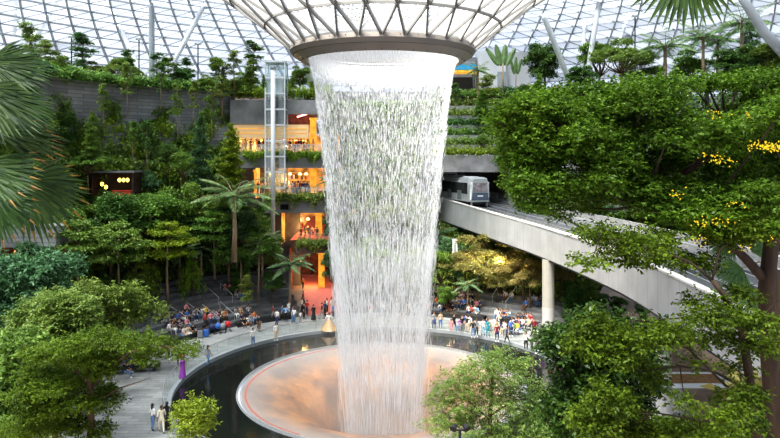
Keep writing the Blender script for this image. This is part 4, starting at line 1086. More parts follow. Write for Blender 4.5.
T('round', 4, 272, 306, 268, 78, 'leafy green shrub-like tree left of the red path', wx=1.2)
T('cone', 0, 231, 192, 121, 86, 'bright lime columnar tree beside the open shop levels', wx=1.2)
T('cone', 2, 200, 200, 108, 84, 'tall blue-green conifer-like tree against the left wall', wx=.85)
T('palm', 0, 234, 262, 170, 75, 'large feather palm spreading before the left corner of the shops', 'palm', wx=1.15)
T('palm', 1, 241, 290, 240, 78, 'feather palm below the large one, left of the steps top', 'palm')
T('palm', 2, 290, 312, 246, 77, 'feather palm standing left of the red entrance path', 'palm')
T('palm', 1, 262, 288, 232, 78, 'small feather palm in front of the lowest slab', 'palm')
T('palm', 2, 333, 212, 168, 84, 'blue-green feather palm by the gold pillars near the water', 'palm')
T('fern', 0, 270, 262, 226, 84, 'tree fern under the middle grey slab', 'palm')
T('fern', 0, 215, 268, 222, 82, 'tree fern left of the lower feather palm', 'palm')
T('round', 1, 222, 256, 205, 86, 'dark tree tucked behind the large feather palm')
T('round', 2, 335, 305, 250, 83, 'bushy tree right of the red entrance path', wx=.8)
T('cone', 1, 329, 160, 88, 88, 'leafy column of green climbing beside the waterfall edge', wx=.6)
T('cone', 2, 331, 242, 160, 86, 'lower leafy column of green beside the gold pillars', wx=.6)
T('slim', 1, 245, 318, 275, None, 'young pale-leaved tree with a round lime tuft on the left steps', wx=1.4)
# young trees and climbers on the wall ledges
for i, (px, by, ty, k, v, w) in enumerate(((104, 132, 80, 'slim', 0, .9), (128, 116, 62, 'slim', 1, 1.1), (147, 172, 118, 'slim', 2, 1), (132, 168, 118, 'slim', 0, 1), (178, 140, 82, 'slim', 3, 1), (161, 112, 60, 'slim', 2, .9), (193, 128, 78, 'slim', 0, 1),
        (212, 140, 84, 'slim', 3, 1.2), (92, 165, 108, 'cone', 1, 1), (168, 178, 140, 'round', 4, 1), (222, 118, 75, 'slim', 4, 1.6), (64, 170, 110, 'round', 1, 1), (182, 195, 150, 'round', 0, 1), (150, 205, 165, 'round', 5, 1), (135, 215, 180, 'cone', 2, 1.2), (88, 195, 148, 'spread', 0, 1), (75, 212, 165, 'round', 3, 1))):
    T(k, v, px, by, ty, 80 if px > 120 else 76, ('slender young tree growing from a ledge of the left stone wall' if k == 'slim' else 'bushy tree growing from the planted lower wall at left' if k == 'round' else 'leafy small tree on a planted ledge of the left wall'), wx=w)
# park on the upper deck, left
for i, (px, ty, k, v, D, w, lab) in enumerate(((32, 22, 'slim', 1, 84, 1.6, 'airy tiered tree on the upper deck at far left'), (46, 40, 'tier', 0, 88, .9, 'small umbrella tree on the upper deck near the far left post'), (60, 50, 'round', 3, 88, 1, 'bushy small tree on the upper deck behind the airy tree'),
        (82, 32, 'slim', 2, 90, 1.9, 'tall airy tree with dark leaves rising above the left wall'), (100, 68, 'round', 0, 86, 1.1, 'round bright shrub tree on the upper deck'), (116, 58, 'spread', 1, 92, .9, 'spreading pale tree on the upper deck left of the strut group'), (134, 66, 'spread', 3, 90, 1, 'low spreading tree in front of the strut group'),
        (163, 55, 'slim', 0, 90, 1.3, 'slender sparse tree beside the strut group'), (183, 66, 'dense', 1, 92, 1.4, 'dark clipped round tree on the upper deck right of the strut group'), (218, 56, 'round', 0, 88, .9, 'bright bushy tree on the upper deck left of the lift'), (251, 56, 'cone', 1, 90, 1.5, 'tall narrow bushy tree next to the lift'),
        (205, 78, 'dense', 0, 90, 1.8, 'low blue-green mound tree near the lift'), (236, 76, 'shrub', 0, 90, 1.2, 'small round shrub on the upper deck near the lift'), (300, 70, 'round', 1, 96, 1.2, 'dark tree behind the blue and white sign'), (316, 78, 'shrub', 3, 94, 1, 'bright shrub on the upper deck right of the sign'), (10, 75, 'round', 1, 86, 1.2, 'dark tree on the deck at the left edge'))):
    T(k, v, px, 0, ty, D, lab, 'tree' if k != 'shrub' else 'shrub', wx=w, z=27.9)
_q = random.Random(21)
for i in range(30):
    px = -10+325*((i*.618+.1) % 1); k, v, h, w = _q.choice((('round', 0, 34, 1.2), ('slim', 1, 40, 1.8), ('slim', 0, 36, 1.6), ('round', 3, 28, 1.4), ('cone', 1, 30, 1.3), ('spread', 1, 30, 1.1), ('slim', 2, 46, 1.6), ('dense', 2, 24, 1.6)))
    T(k, v, px, 0, 92-h*_q.uniform(.6, 1.15), _q.uniform(84, 104), {'round': 'bushy tree in the park above the left wall', 'slim': 'airy slender tree in the park above the left wall', 'cone': 'narrow leafy tree in the park above the left wall', 'spread': 'flat-topped tree in the park above the left wall', 'dense': 'low dark rounded tree in the park above the left wall'}[k], wx=w, z=27.9)
# fuller grove on the left slope
for i in range(40):
    px = 8+240*((i*.618+.3) % 1); by = 240+74*((i*.37+.2) % 1)
    if px > 150 and by > 288: by -= 30
    k, v = _q.choice((('round', 0), ('round', 3), ('tier', 0), ('round', 2), ('spread', 0), ('spread', 2), ('fern', 0), ('cone', 1), ('tier', 2), ('weep', 0), ('palm', 1), ('round', 4)))
    hh = {'round': 52, 'tier': 60, 'spread': 50, 'fern': 40, 'cone': 46, 'weep': 32, 'palm': 50}[k]*_q.uniform(.75, 1.15)
    T(k, v, px, by, by-hh, 82-(by-222)*.09-(abs(px-150)*.05 if px < 150 else 0), {'round': 'bushy green tree in the left grove', 'tier': 'tiered umbrella tree in the left grove', 'spread': 'spreading light green tree in the left grove', 'fern': 'tree fern in the left grove', 'cone': 'narrow leafy tree in the left grove', 'weep': 'drooping ferny shrub in the left grove', 'palm': 'feather palm in the left grove'}[k], 'palm' if k in ('palm', 'fern') else 'shrub' if k == 'weep' else 'tree', wx=1.25)
# upper right
T('dense', 1, 545, 0, 37, 103, 'big dark round tree on the upper right deck', z=28, wx=1.0)
T('cone', 0, 539, 0, 72, 98, 'small lime tree in front of the big round tree', z=28, wx=1.8)
T('paddle', 0, 503, 0, 42, 101, 'group of tall paddle-shaped leaves on one palm before the grey-white block', 'palm', z=28, wx=1.1)
T('paddle', 1, 516, 0, 56, 103, 'shorter paddle-leaved palm beside the taller one', 'palm', z=28, wx=.8)
T('palm', 1, 478, 0, 60, 100, 'small feather palm in front of the play structure', 'palm', z=28)
T('slim', 1, 485, 118, 74, 95, 'young pale tree on the terraces below the play structure', wx=2.2)
T('cone', 1, 482, 125, 88, 93, 'leafy pale small tree on the right terraces', wx=1.6)
T('slim', 2, 455, 115, 82, 93, 'thin tree on the terraces close to the waterfall', wx=1.6)
T('shrub', 3, 483, 148, 132, 91, 'bright shrub above the tunnel lintel', 'shrub', wx=.9)
T('shrub', 0, 502, 168, 152, 89, 'green shrub hanging by the corner of the tunnel', 'shrub')
for i, (px, ty, k, v, D, w, z, lab) in enumerate(((600, 40, 'round', 0, 100, 1.3, 28, 'bushy tree behind the steep prop at upper right'), (622, 36, 'spread', 1, 74, 1.1, 25, 'pale spreading tree in the upper right park'), (665, 28, 'palm', 1, 72, 1.2, 26, 'feather palm in the upper right park near the hanging palm leaf'),
        (703, 18, 'palm', 0, 74, 1, 27, 'tall feather palm in the upper right park'), (718, 22, 'palm', 2, 78, 1, 27, 'bluish feather palm in the upper right park'), (742, 2, 'palm', 1, 70, 1, 27, 'tallest feather palm near the right edge of the park'), (690, 44, 'round', 3, 78, 1.3, 26, 'rounded tree between the upper right palms'),
        (750, 20, 'cone', 2, 76, 1.6, 27, 'dark narrow tree by the curved roof beam'), (735, 42, 'dense', 1, 64, 1.5, 25, 'dark spreading tree under the curved roof beam'), (640, 50, 'round', 1, 82, 1.4, 26, 'dark tree in the middle of the upper right park'), (770, 40, 'dense', 0, 62, 1.3, 25, 'dark leafy tree at the right edge of the park'), (580, 62, 'dense', 1, 92, 1.3, 27, 'low dark tree by the thin upright prop'))):
    T(k, v, px, 0, ty, D, lab, 'palm' if k == 'palm' else 'tree', wx=w, z=z)
# right of the water, under the bridge: lit yellow
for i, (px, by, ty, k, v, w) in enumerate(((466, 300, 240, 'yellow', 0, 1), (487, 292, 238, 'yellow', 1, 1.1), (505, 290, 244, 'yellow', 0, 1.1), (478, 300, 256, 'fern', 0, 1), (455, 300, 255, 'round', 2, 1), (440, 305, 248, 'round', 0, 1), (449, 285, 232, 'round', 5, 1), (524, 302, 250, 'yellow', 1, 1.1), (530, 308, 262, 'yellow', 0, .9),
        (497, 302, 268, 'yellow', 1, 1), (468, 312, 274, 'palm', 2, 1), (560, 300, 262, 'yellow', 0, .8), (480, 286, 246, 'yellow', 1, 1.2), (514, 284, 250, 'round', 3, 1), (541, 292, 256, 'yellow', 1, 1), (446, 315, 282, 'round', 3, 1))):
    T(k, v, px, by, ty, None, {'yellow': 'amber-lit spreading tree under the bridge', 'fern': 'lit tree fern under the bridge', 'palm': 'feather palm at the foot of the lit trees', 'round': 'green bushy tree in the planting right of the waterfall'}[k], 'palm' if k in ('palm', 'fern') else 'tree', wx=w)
for i, (px, by, ty) in enumerate(((575, 325, 285), (600, 330, 292), (590, 318, 290), (618, 322, 295), (640, 330, 302))):
    T('round', (1, 2, 0, 1, 2)[i], px, by, ty, 72, 'dark tree in the shade behind the bridge column', wx=1.2, z=0)
# beyond the bridge
for i, (px, ty) in enumerate(((545, 198), (575, 196), (605, 200), (640, 205), (675, 205), (715, 205), (755, 205), (528, 196))):
    T(('round', 'spread', 'dense', 'round')[i % 4], i % 3, px, 0, ty, 84-i*.5+(6 if i==7 else 0), 'leafy tree beyond the bridge deck', wx=1.5, z=5)
# behind the water
for i, (px, by, ty) in enumerate(((350, 310, 250), (372, 308, 235), (395, 312, 255), (418, 310, 240), (360, 300, 200), (405, 296, 205), (384, 290, 180), (428, 300, 215))):
    T(('round', 'spread', 'fern', 'round', 'cone')[i % 5], (0, 1, 0, 3, 1)[i % 5], px, by, ty, None if i < 4 else 90, 'green tree seen through the falling water')
# low shrubs over the planted slopes: countable but alike
for i in range(60):
    ph = -71+46*((i*0.618) % 1); r = 34.5+7*((i*.37) % 1); p = P(r, ph); o = put('shrub', i % 6, p, .8+.5*((i*.23) % 1)); share(o, 'low leafy shrub on the planted slope behind the left steps', 'shrub', 'shrubs behind the left steps')
for i in range(40):
    ph = 11+40*((i*0.618) % 1); r = 29.6+8*((i*.37) % 1); p = P(r, ph); o = put('shrub', (0, 3, 4)[i % 3], p, .6+.4*((i*.23) % 1)); share(o, 'low leafy shrub on the slope beneath the rail bridge', 'shrub', 'shrubs under the bridge')
for i in range(46):
    ph = -110+95*((i*0.618) % 1); r = 43.6+5*((i*.37) % 1); p = P(r, ph, 27.9); o = put('shrub', i % 6, p, .8+.6*((i*.23) % 1)); share(o, 'low leafy shrub in the park on top of the left wall', 'shrub', 'shrubs in the upper left park')
for i in range(30):
    p = Vector((at(440+200*((i*.618) % 1), 0, 98).x, 99+8*((i*.37) % 1), 28.1)); o = put('shrub', i % 6, p, .8+.6*((i*.23) % 1)); share(o, 'low leafy shrub in the park above the tunnel', 'shrub', 'shrubs in the upper right park')
# ================================================================== NEAR TREES, each built where it stands
def near_tree(name, label, D, base, trunk_px, branches, blobs, ntwig, L, m, per=7, up=.7, r0=.12, r1=.05, barkm='bark', depth=1.0, flowers=(), shell=.35, flat=.6, px=None, W=.5, rnd=.7, tips=()):
    """base: foot in the world; trunk_px [(px,py,dD)], blobs (px,py,dD,rx,ry) measured in pixels at that depth"""
    root = empty(name, base); tag(root, label, 'tree', px=px if px is not None else trunk_px[-1][0]); b0 = Vector(base)
    def w(px_, py_, dd): return at(px_, py_, D+dd)-b0
    pts = [Vector((0, 0, 0))]+[w(*t) for t in trunk_px]
    mb = MB(); trunk(mb, pts, r0, r1, 9)
    for br in branches:
        q = [w(*t) for t in br[1:]]; k = len(q); mb.tube(q, [br[0]*(1-.75*i/(k-1)) for i in range(k)], 6)
    # twigs from every blob to the closest limb point
    nodes = [w(*t) for t in trunk_px[1:] or trunk_px]+[w(*t) for br in branches for t in br[1:]]
    B = []
    for (x, y, dd, rx, ry) in blobs:
        c = w(x, y, dd); s = (D+dd)/F; B.append((c.x, c.y, c.z, rx*s, rx*s*depth, ry*s))
        n_ = min(nodes, key=lambda v: (v-c).length); mid = n_.lerp(c, .5)+Vector((0, 0, -.06*(n_-c).length)); rr = max(.008, r1*.3); mb.tube([n_, mid, c], [rr, rr*.7, rr*.3], 5)
    mb.build('trunk', M[barkm], root, smooth=True)
    rng = np.random.default_rng(int(abs(blobs[0][0]*7+blobs[0][1])))
    Q = near_leaves(B, ntwig, per, L, L*W, rng, shell, flat, up, rnd); quads('foliage', Q, m, root)
    if flowers:
        fq = []
        for (x, y, dd, n_) in flowers:
            c = np.array(w(x, y, dd)); k = max(8, int(n_*.55)); pp = c+rng.normal(size=(k, 3))*[.10, .05, .035]; fq.append(leaf_quads(pp, sphere_dirs(k, rng), rng.normal(size=(k, 3)), np.full(k, .04), np.full(k, .028)))
        quads('blossom', np.concatenate(fq), LM['flower'], root)
    return root
def near_leaves(B, ntwig, per, L, W, rng, shell, flat, up, rnd):
    B = np.array(B, float); vol = (B[:, 3]*B[:, 5])**.85; idx = rng.choice(len(B), size=ntwig, p=vol/vol.sum())
    d = sphere_dirs(ntwig, rng); low = d[:, 2] < -flat; d[low, 2] *= -.5
    rr = shell+(1-shell)*rng.random(ntwig)**.6
    p = B[idx, :3]+d*B[idx, 3:6]*rr[:, None]+rng.normal(size=(ntwig, 3))*L*.5
    # leaves alternate along a short twig
    tw = sphere_dirs(ntwig, rng)*.7+d*.8; tw[:, 2] = tw[:, 2]*.5; tw = unit(tw)
    k = ntwig*per; P_ = np.repeat(p, per, 0); T_ = np.repeat(tw, per, 0); t = np.tile(np.arange(per)/per, ntwig)[:, None]
    side = unit(np.cross(T_, rng.normal(size=(k, 3))*.35+[0, 0, 1])); sg = np.tile(np.where(np.arange(per) % 2, 1, -1), ntwig)[:, None]
    P_ = P_+T_*t*L*2.6; ax = T_*.55+side*sg+rng.normal(size=(k, 3))*.25; ax[:, 2] -= .2
    nn = rng.normal(size=(k, 3))*rnd; nn[:, 2] += up
    return leaf_quads(P_, ax, nn, L*(.65+.6*rng.random(k)), W*(.7+.5*rng.random(k)), .2, .15)

# --- the big tree on the right
bl = []
_r = random.Random(4)
top = lambda x: np.interp(x, [485, 505, 540, 590, 650, 720, 800], [118, 102, 90, 84, 78, 76, 70])
bot = lambda x: np.interp(x, [485, 505, 520, 535, 600, 640, 700, 800], [122, 135, 160, 205, 208, 222, 230, 245])
for i in range(150):
    x = _r.uniform(522, 800); t_, b_ = top(x), bot(x); y = _r.uniform(t_+12, max(t_+14, b_-12)); bl.append((x, y, _r.uniform(-1.5, 1.8)+(x-640)*-.006, _r.uniform(16, 30), _r.uniform(8, 14)))
for x in range(512, 800, 15): bl.append((x, top(x)+9, _r.uniform(-.5, 1.5), 17, 8))
for x, y in ((526, 190), (529, 204), (540, 208), (520, 165), (497, 122), (503, 130), (512, 142), (560, 214), (590, 208), (508, 116)): bl.append((x, y, _r.uniform(-.5, .5), 11, 7))
near_tree('spreading_tree', 'huge bright green spreading tree filling the right side, yellow blossom dotted in it', 12.5, (at(780, 438, 12.5).x, 12.5, 0),
    [(777, 438, 0), (769, 350, 0), (766, 290, 0), (772, 235, 0), (779, 190, .2)],
    [(.095, (767, 282, 0), (745, 258, -.1), (722, 236, -.2), (700, 205, 0), (670, 180, .1), (620, 160, .2), (560, 140, .3)),
     (.07, (772, 238, 0), (756, 205, .2), (745, 170, .4), (725, 120, .6)), (.06, (775, 215, 0), (790, 170, 0), (792, 110, 0)),
     (.05, (722, 236, -.2), (690, 215, -.3), (640, 205, -.3)), (.05, (700, 205, 0), (690, 160, .3), (660, 110, .5))],
    bl, 24000, .085, LM['near'], r0=.2, r1=.12, barkm='bark_dark', up=.55, rnd=.75, shell=.3, depth=1.0, px=770,
    flowers=[(772, 147, -2.2, 160), (757, 146, -2.2, 60), (721, 160, -2.2, 50), (712, 155, -2.2, 30), (680, 193, -2.2, 25), (736, 205, -2.2, 30), (702, 222, -2.2, 40), (728, 222, -2.2, 30), (695, 241, -2, 25), (747, 248, -2, 25), (748, 114, -2, 25), (716, 113, -2, 30), (766, 238, -2, 25)])
# --- sprays hanging over the bridge and across the lower right: a second, sparse tree
bl2 = []
for x, y, a, b in ((598, 232, 22, 5), (620, 240, 26, 6), (645, 248, 24, 7), (660, 236, 18, 7), (590, 262, 14, 3), (618, 255, 14, 4), (636, 262, 12, 4), (670, 258, 20, 4), (700, 262, 18, 5), (730, 236, 22, 8), (750, 225, 20, 9), (700, 228, 16, 7), (770, 228, 16, 9),
                   (715, 300, 14, 4), (745, 296, 14, 5), (690, 302, 10, 3), (735, 318, 22, 6), (700, 318, 16, 5), (765, 325, 18, 7), (722, 336, 24, 5), (690, 338, 20, 5), (755, 345, 20, 6), (668, 332, 20, 6), (645, 340, 22, 7), (620, 335, 20, 6),
                   (635, 362, 20, 6), (612, 355, 22, 8), (655, 380, 10, 4), (700, 363, 14, 2), (738, 368, 12, 3), (685, 402, 10, 4), (728, 398, 12, 6), (735, 420, 22, 10), (700, 432, 22, 7), (640, 426, 14, 6), (628, 405, 10, 8), (625, 430, 22, 10), (596, 420, 24, 12), (610, 395, 20, 9), (680, 440, 26, 10), (750, 395, 12, 8), (598, 325, 20, 7), (585, 345, 16, 8)):
    bl2.append((x, y, _r.uniform(-.7, .7), a, b))
near_tree('spreading_tree', 'slimmer sparse-leaved tree whose leafy sprays hang across the rail bridge at lower right', 10.5, (at(757, 438, 11).x, 11, 0),
    [(757, 438, .5), (752, 395, .4), (742, 330, .2), (725, 296, 0), (712, 280, 0)],
    [(.03, (742, 330, .2), (715, 315, 0), (680, 318, 0), (630, 322, 0)), (.028, (752, 392, .3), (715, 372, 0), (680, 366, 0), (640, 372, 0), (600, 350, 0)), (.026, (752, 400, .3), (725, 385, 0), (690, 350, 0), (650, 330, 0), (610, 330, 0)),
     (.026, (712, 280, 0), (690, 262, 0), (650, 246, 0), (600, 236, 0)), (.02, (712, 280, 0), (720, 250, 0), (745, 230, 0)), (.022, (755, 420, .4), (700, 420, 0), (650, 412, 0), (600, 415, 0)), (.02, (742, 330, 0), (760, 318, 0), (778, 300, 0))],
    bl2, 4200, .078, LM['near'], r0=.1, r1=.04, barkm='bark_dark', up=.9, rnd=.5, shell=.1, flat=.9, px=745, W=.55)
# --- dense dark tree lower right
bl3 = [(_r.gauss(604, 17), _r.uniform(332, 440), _r.uniform(-1.5, 1.5), _r.uniform(14, 22), _r.uniform(9, 14)) for _ in range(34)]+[(585, 322, 0, 14, 8), (600, 318, 0, 16, 8), (578, 345, 0, 10, 8), (572, 370, 0, 10, 9), (568, 400, 0, 10, 9), (572, 428, 0, 10, 10), (625, 345, 0, 18, 12), (635, 380, 0, 18, 12), (630, 410, 0, 16, 12)]
near_tree('dense_tree', 'dense glossy dark-leaved tree standing at lower right, hiding the foot of the bridge', 21, (at(598, 438, 21).x, 21, 0), [(598, 438, 0), (597, 400, 0), (596, 360, 0)], [(.07, (597, 400, 0), (582, 370, 0), (576, 348, 0)), (.07, (597, 395, 0), (620, 365, 0), (625, 345, 0))], bl3, 5200, .19, LM['neardark'], r0=.2, r1=.08, barkm='bark_dark', up=.4, rnd=.8, px=597)
bl3 = [(_r.uniform(650, 790), _r.uniform(425, 450), _r.uniform(-1.5, 1.5), _r.uniform(14, 22), _r.uniform(7, 12)) for _ in range(12)]+[(760, 408, 0, 10, 12), (772, 420, 0, 14, 14), (742, 428, 0, 16, 8)]
near_tree('low_tree', 'yellow-green low tree at the lower right corner by the thick trunk', 16, (at(735, 438, 16).x, 16, 0), [(735, 480, 0), (735, 455, 0)], [], bl3, 1500, .14, LM['lime'], r0=.1, r1=.05, px=735)
# --- pale layered tree in front of the pool
bl4 = []
for x, y, a, b in ((492, 360, 14, 4), (480, 368, 22, 5), (508, 372, 20, 6), (460, 376, 22, 4), (448, 388, 18, 4), (485, 385, 28, 6), (520, 388, 26, 6), (540, 398, 18, 6), (440, 400, 14, 4), (465, 402, 26, 5), (500, 402, 28, 6), (530, 412, 24, 7), (455, 416, 22, 5), (478, 420, 22, 5), (515, 426, 26, 7), (545, 425, 16, 8), (440, 425, 16, 4), (468, 434, 24, 5), (500, 440, 24, 6), (535, 440, 24, 7), (503, 352, 10, 3), (522, 362, 12, 4)):
    bl4.append((x, y, _r.uniform(-1.2, 1.2), a, b))
near_tree('tiered_tree', 'airy pale green tiered tree in front of the pool, right of the waterfall foot', 29, (at(491, 438, 29).x, 29, 0), [(491, 445, 0), (490, 420, 0), (492, 385, 0), (493, 362, 0)], [(.05, (490, 420, 0), (470, 402, 0), (445, 392, 0)), (.05, (491, 415, 0), (515, 400, 0), (540, 398, 0)), (.04, (491, 400, 0), (480, 382, 0), (460, 375, 0))], bl4, 2700, .15, LM['pale'], r0=.16, r1=.05, up=1.1, rnd=.35, shell=.05, flat=.9, px=491, W=.42)
# --- small bush at the pool edge lower left
bl5 = [(196, 408, 0, 14, 7), (187, 420, 0, 14, 8), (203, 424, 0, 9, 7), (192, 434, 0, 13, 8), (202, 412, 0, 8, 8), (184, 412, 0, 8, 6)]
near_tree('leafy_shrub', 'fresh green leafy shrub poking up at the left rim of the dark pool', 24, (at(195, 438, 24).x, 24, 0), [(195, 450, 0), (195, 430, 0)], [], bl5, 420, .14, LM['lime'], r0=.08, r1=.03, up=.5, px=195, W=.42)
# --- left foreground trees
bl6 = []
for x, y, a, b in ((48, 352, 22, 5), (75, 345, 28, 6), (105, 340, 26, 5), (140, 340, 24, 4), (165, 345, 16, 4), (182, 352, 12, 3), (120, 352, 24, 5), (150, 357, 14, 4), (90, 356, 26, 6), (60, 366, 22, 6), (36, 372, 20, 5), (102, 370, 16, 4), (80, 380, 24, 6), (50, 388, 24, 6), (104, 390, 10, 4),
                   (100, 400, 24, 6), (72, 402, 22, 6), (45, 408, 24, 8), (25, 395, 18, 7), (30, 425, 26, 9), (70, 425, 20, 8), (100, 430, 12, 6), (190, 348, 8, 2), (98, 334, 16, 4)):
    bl6.append((x, y, _r.uniform(-1.5, 1.5), a, b))
near_tree('spreading_tree', 'broad bright green tree with flat tiers standing over the lower left plaza', 27, (at(91, 438, 27).x, 27, 0), [(91, 450, 0), (91, 410, 0), (90, 385, 0), (88, 362, 0)], [(.07, (90, 392, 0), (104, 372, 0), (130, 352, 0), (165, 346, 0)), (.06, (90, 385, 0), (70, 365, 0), (50, 355, 0)), (.05, (91, 410, 0), (60, 395, 0), (35, 385, 0)), (.05, (91, 405, 0), (120, 388, 0), (150, 378, 0)), (.03, (104, 372, 0), (106, 350, 0), (100, 338, 0))],
    bl6, 5200, .13, LM['near'], r0=.2, r1=.07, up=1.0, rnd=.45, shell=.1, flat=.9, px=91)
bl7 = [(x+_r.uniform(-4, 4), y, _r.uniform(-1, 1), a, b) for x, y, a, b in ((58, 297, 18, 4), (40, 306, 20, 5), (72, 306, 20, 5), (30, 318, 18, 6), (55, 318, 26, 6), (82, 316, 14, 5), (46, 332, 28, 7), (75, 330, 20, 6), (20, 334, 20, 8), (60, 345, 26, 7), (90, 325, 8, 4))]
near_tree('spreading_tree', 'olive green umbrella-topped tree behind the broad lower left tree', 42, (at(55, 438, 42).x, 42, 0), [(55, 400, 0), (55, 350, 0), (55, 320, 0)], [], bl7, 2600, .26, LM['pale'], r0=.2, r1=.08, up=1.1, rnd=.35, shell=.1, flat=.8, px=55)
bl8 = [(_r.uniform(-25, 42), _r.uniform(340, 440), _r.uniform(-2, 2), _r.uniform(14, 24), _r.uniform(8, 14)) for _ in range(26)]
near_tree('dense_tree', 'dense mid-green tree mass at the lower left edge', 33, (at(8, 438, 33).x, 33, 0), [(8, 440, 0), (8, 400, 0), (8, 370, 0)], [], bl8, 3600, .26, LM['mid'], r0=.25, r1=.1, px=8)
bl9 = [(_r.uniform(-25, 62), _r.uniform(258, 335), _r.uniform(-2, 2), _r.uniform(14, 22), _r.uniform(8, 13)) for _ in range(20)]
near_tree('dense_tree', 'dark bushy tree at the left edge beneath the fan palm', 48, (at(5, 330, 48).x, 48, 0), [(10, 400, 0), (10, 340, 0), (10, 300, 0)], [], bl9, 2600, .36, LM['bluish'], r0=.25, r1=.1, px=15)
bl10 = [(_r.uniform(84, 150), _r.uniform(285, 325), _r.uniform(-2, 2), _r.uniform(10, 18), _r.uniform(6, 10)) for _ in range(14)]
near_tree('dense_tree', 'mid-green bushy tree behind the broad tree, left of the seated crowd', 56, (at(108, 345, 56).x, 56, 0), [(110, 345, 0), (110, 330, 0), (112, 310, 0)], [], bl10, 1500, .32, LM['mid'], r0=.2, r1=.08, px=110)

# --- fan palms close to the lens side
def fan_leaf(mb_q, hub, direction, normal, R, nb=34, spread=2.6, droop=.25, w=.044, rng=None, tips=None):
    """pleated blades radiating from the hub; each blade a strip of quads"""
    d = Vector(direction).normalized(); n = Vector(normal).normalized(); s = d.cross(n).normalized(); n = s.cross(d)
    for i in range(nb):
        a = -spread/2+spread*i/(nb-1)+rng.uniform(-.015, .015); ax = d*cos(a)+s*sin(a); sd = (s*cos(a)-d*sin(a)); L = R*(.86+.14*cos(a))*rng.uniform(.93, 1.05)
        prev = None; K = 6
        for k in range(K+1):
            t = k/K; c = Vector(hub)+ax*L*t+Vector((0, 0, -droop*L*t*t))+n*(.02*rng.uniform(-1, 1)*t); ww = w*R*(1.6*t if t < .5 else .8)*(1 if t < .72 else max(.04, (1-t)/.28)); z = n*(ww*.45)
            cur = (c-sd*ww+z*0, c-n*ww*.35, c+sd*ww)
            if prev:
                tq = mb_q if (tips is None or k < K or i % 3) else tips
                tq.append([prev[0], prev[1], cur[1], cur[0]]); tq.append([prev[1], prev[2], cur[2], cur[1]])
            prev = cur
def fan_palm(label, base, fans, crown, m, px, nb=27):
    root = empty('fan_palm', base); tag(root, label, 'palm', px=px); b0 = Vector(base); rng = random.Random(px)
    mb = MB(); c = Vector(crown)-b0; mb.tube([(0, 0, 0), tuple(c*.5), tuple(c)], [.16, .13, .11], 10); mb.build('trunk', M['bark'], root, smooth=True)
    st = MB()
    for (hx, hy, D, tx, ty, dD, R, nrm, spread, droop) in fans:
        hub = at(hx, hy, D)-b0; tip = at(tx, ty, D+dD)-b0; q = []; tp = [] if hx < 100 and hy > 120 else None
        fan_leaf(q, hub, tip-hub, nrm, (tip-hub).length*R, rng=rng, spread=spread, droop=droop, nb=nb, tips=tp)
        if tp: quads('leaf_tip', np.array([[list(v) for v in f] for f in tp]), LM['tip'], root)['label'] = 'rusty orange blade tips'
        Q = np.array([[list(v) for v in f] for f in q]); quads('fan_leaf', Q, m, root)
        mid = c.lerp(hub, .5)+Vector((0, 0, .15)); st.tube([tuple(c), tuple(mid), tuple(hub)], [.02, .016, .012], 6)
    st.build('leaf_stalk', M['bark_pale'], root); return root
fan_palm('large fan palm with stiff pleated leaves reaching in from the left edge', (at(-70, 156, 7).x, 7, 12), [
    (-14, 62, 7.0, 58, 66, .3, 1.0, (-.25, -.75, .6), 2.2, .12), (-25, 88, 6.6, 52, 108, .2, 1.05, (-.1, -.6, .8), 2.0, .16), (-12, 128, 6.9, 70, 140, .4, 1.0, (0, -.5, .85), 1.7, .10),
    (-30, 165, 6.3, 34, 184, 0, 1.05, (0, -.6, .8), 1.9, .12), (20, 182, 7.2, 88, 196, .2, 1.0, (-.1, -.8, .6), 2.4, .22), (-10, 195, 6.8, 22, 226, 0, 1.1, (-.2, -.8, .5), 2.2, .2), (-40, 120, 7.4, 30, 100, .2, 1.0, (0, -.7, .7), 2.3, .1), (-5, 100, 7.6, 60, 128, .4, .95, (0, -.7, .7), 1.6, .12)],
    at(-60, 120, 7.2), LM['fan'], 20)
fan_palm('palm leaf with long narrow dark blades hanging down from the top edge', (at(915, 156, 5.2).x, 5.2, 12), [(688, -40, 5.0, 672, 18, 0, 1.2, (0, -.95, .25), 2.1, .03), (800, -32, 5.2, 792, 4, 0, 1.1, (0, -.95, .25), 1.8, .05)], at(905, -60, 5.4), LM['fan'], 690, 21)
fan_palm('small feathery fan palm leaves beside the thick trunk at right', (at(775, 300, 14).x, 14, 10), [(742, 268, 13.5, 716, 278, 0, 1.0, (0, -.7, .7), 2.8, .25), (757, 292, 13.5, 738, 312, 0, 1.0, (0, -.7, .7), 3.0, .25), (730, 240, 13.5, 708, 250, 0, 1, (0, -.6, .8), 2.4, .2), (752, 252, 13.6, 772, 240, 0, 1, (0, -.6, .8), 2.4, .2)], at(775, 270, 14), LM['palm'], 745)
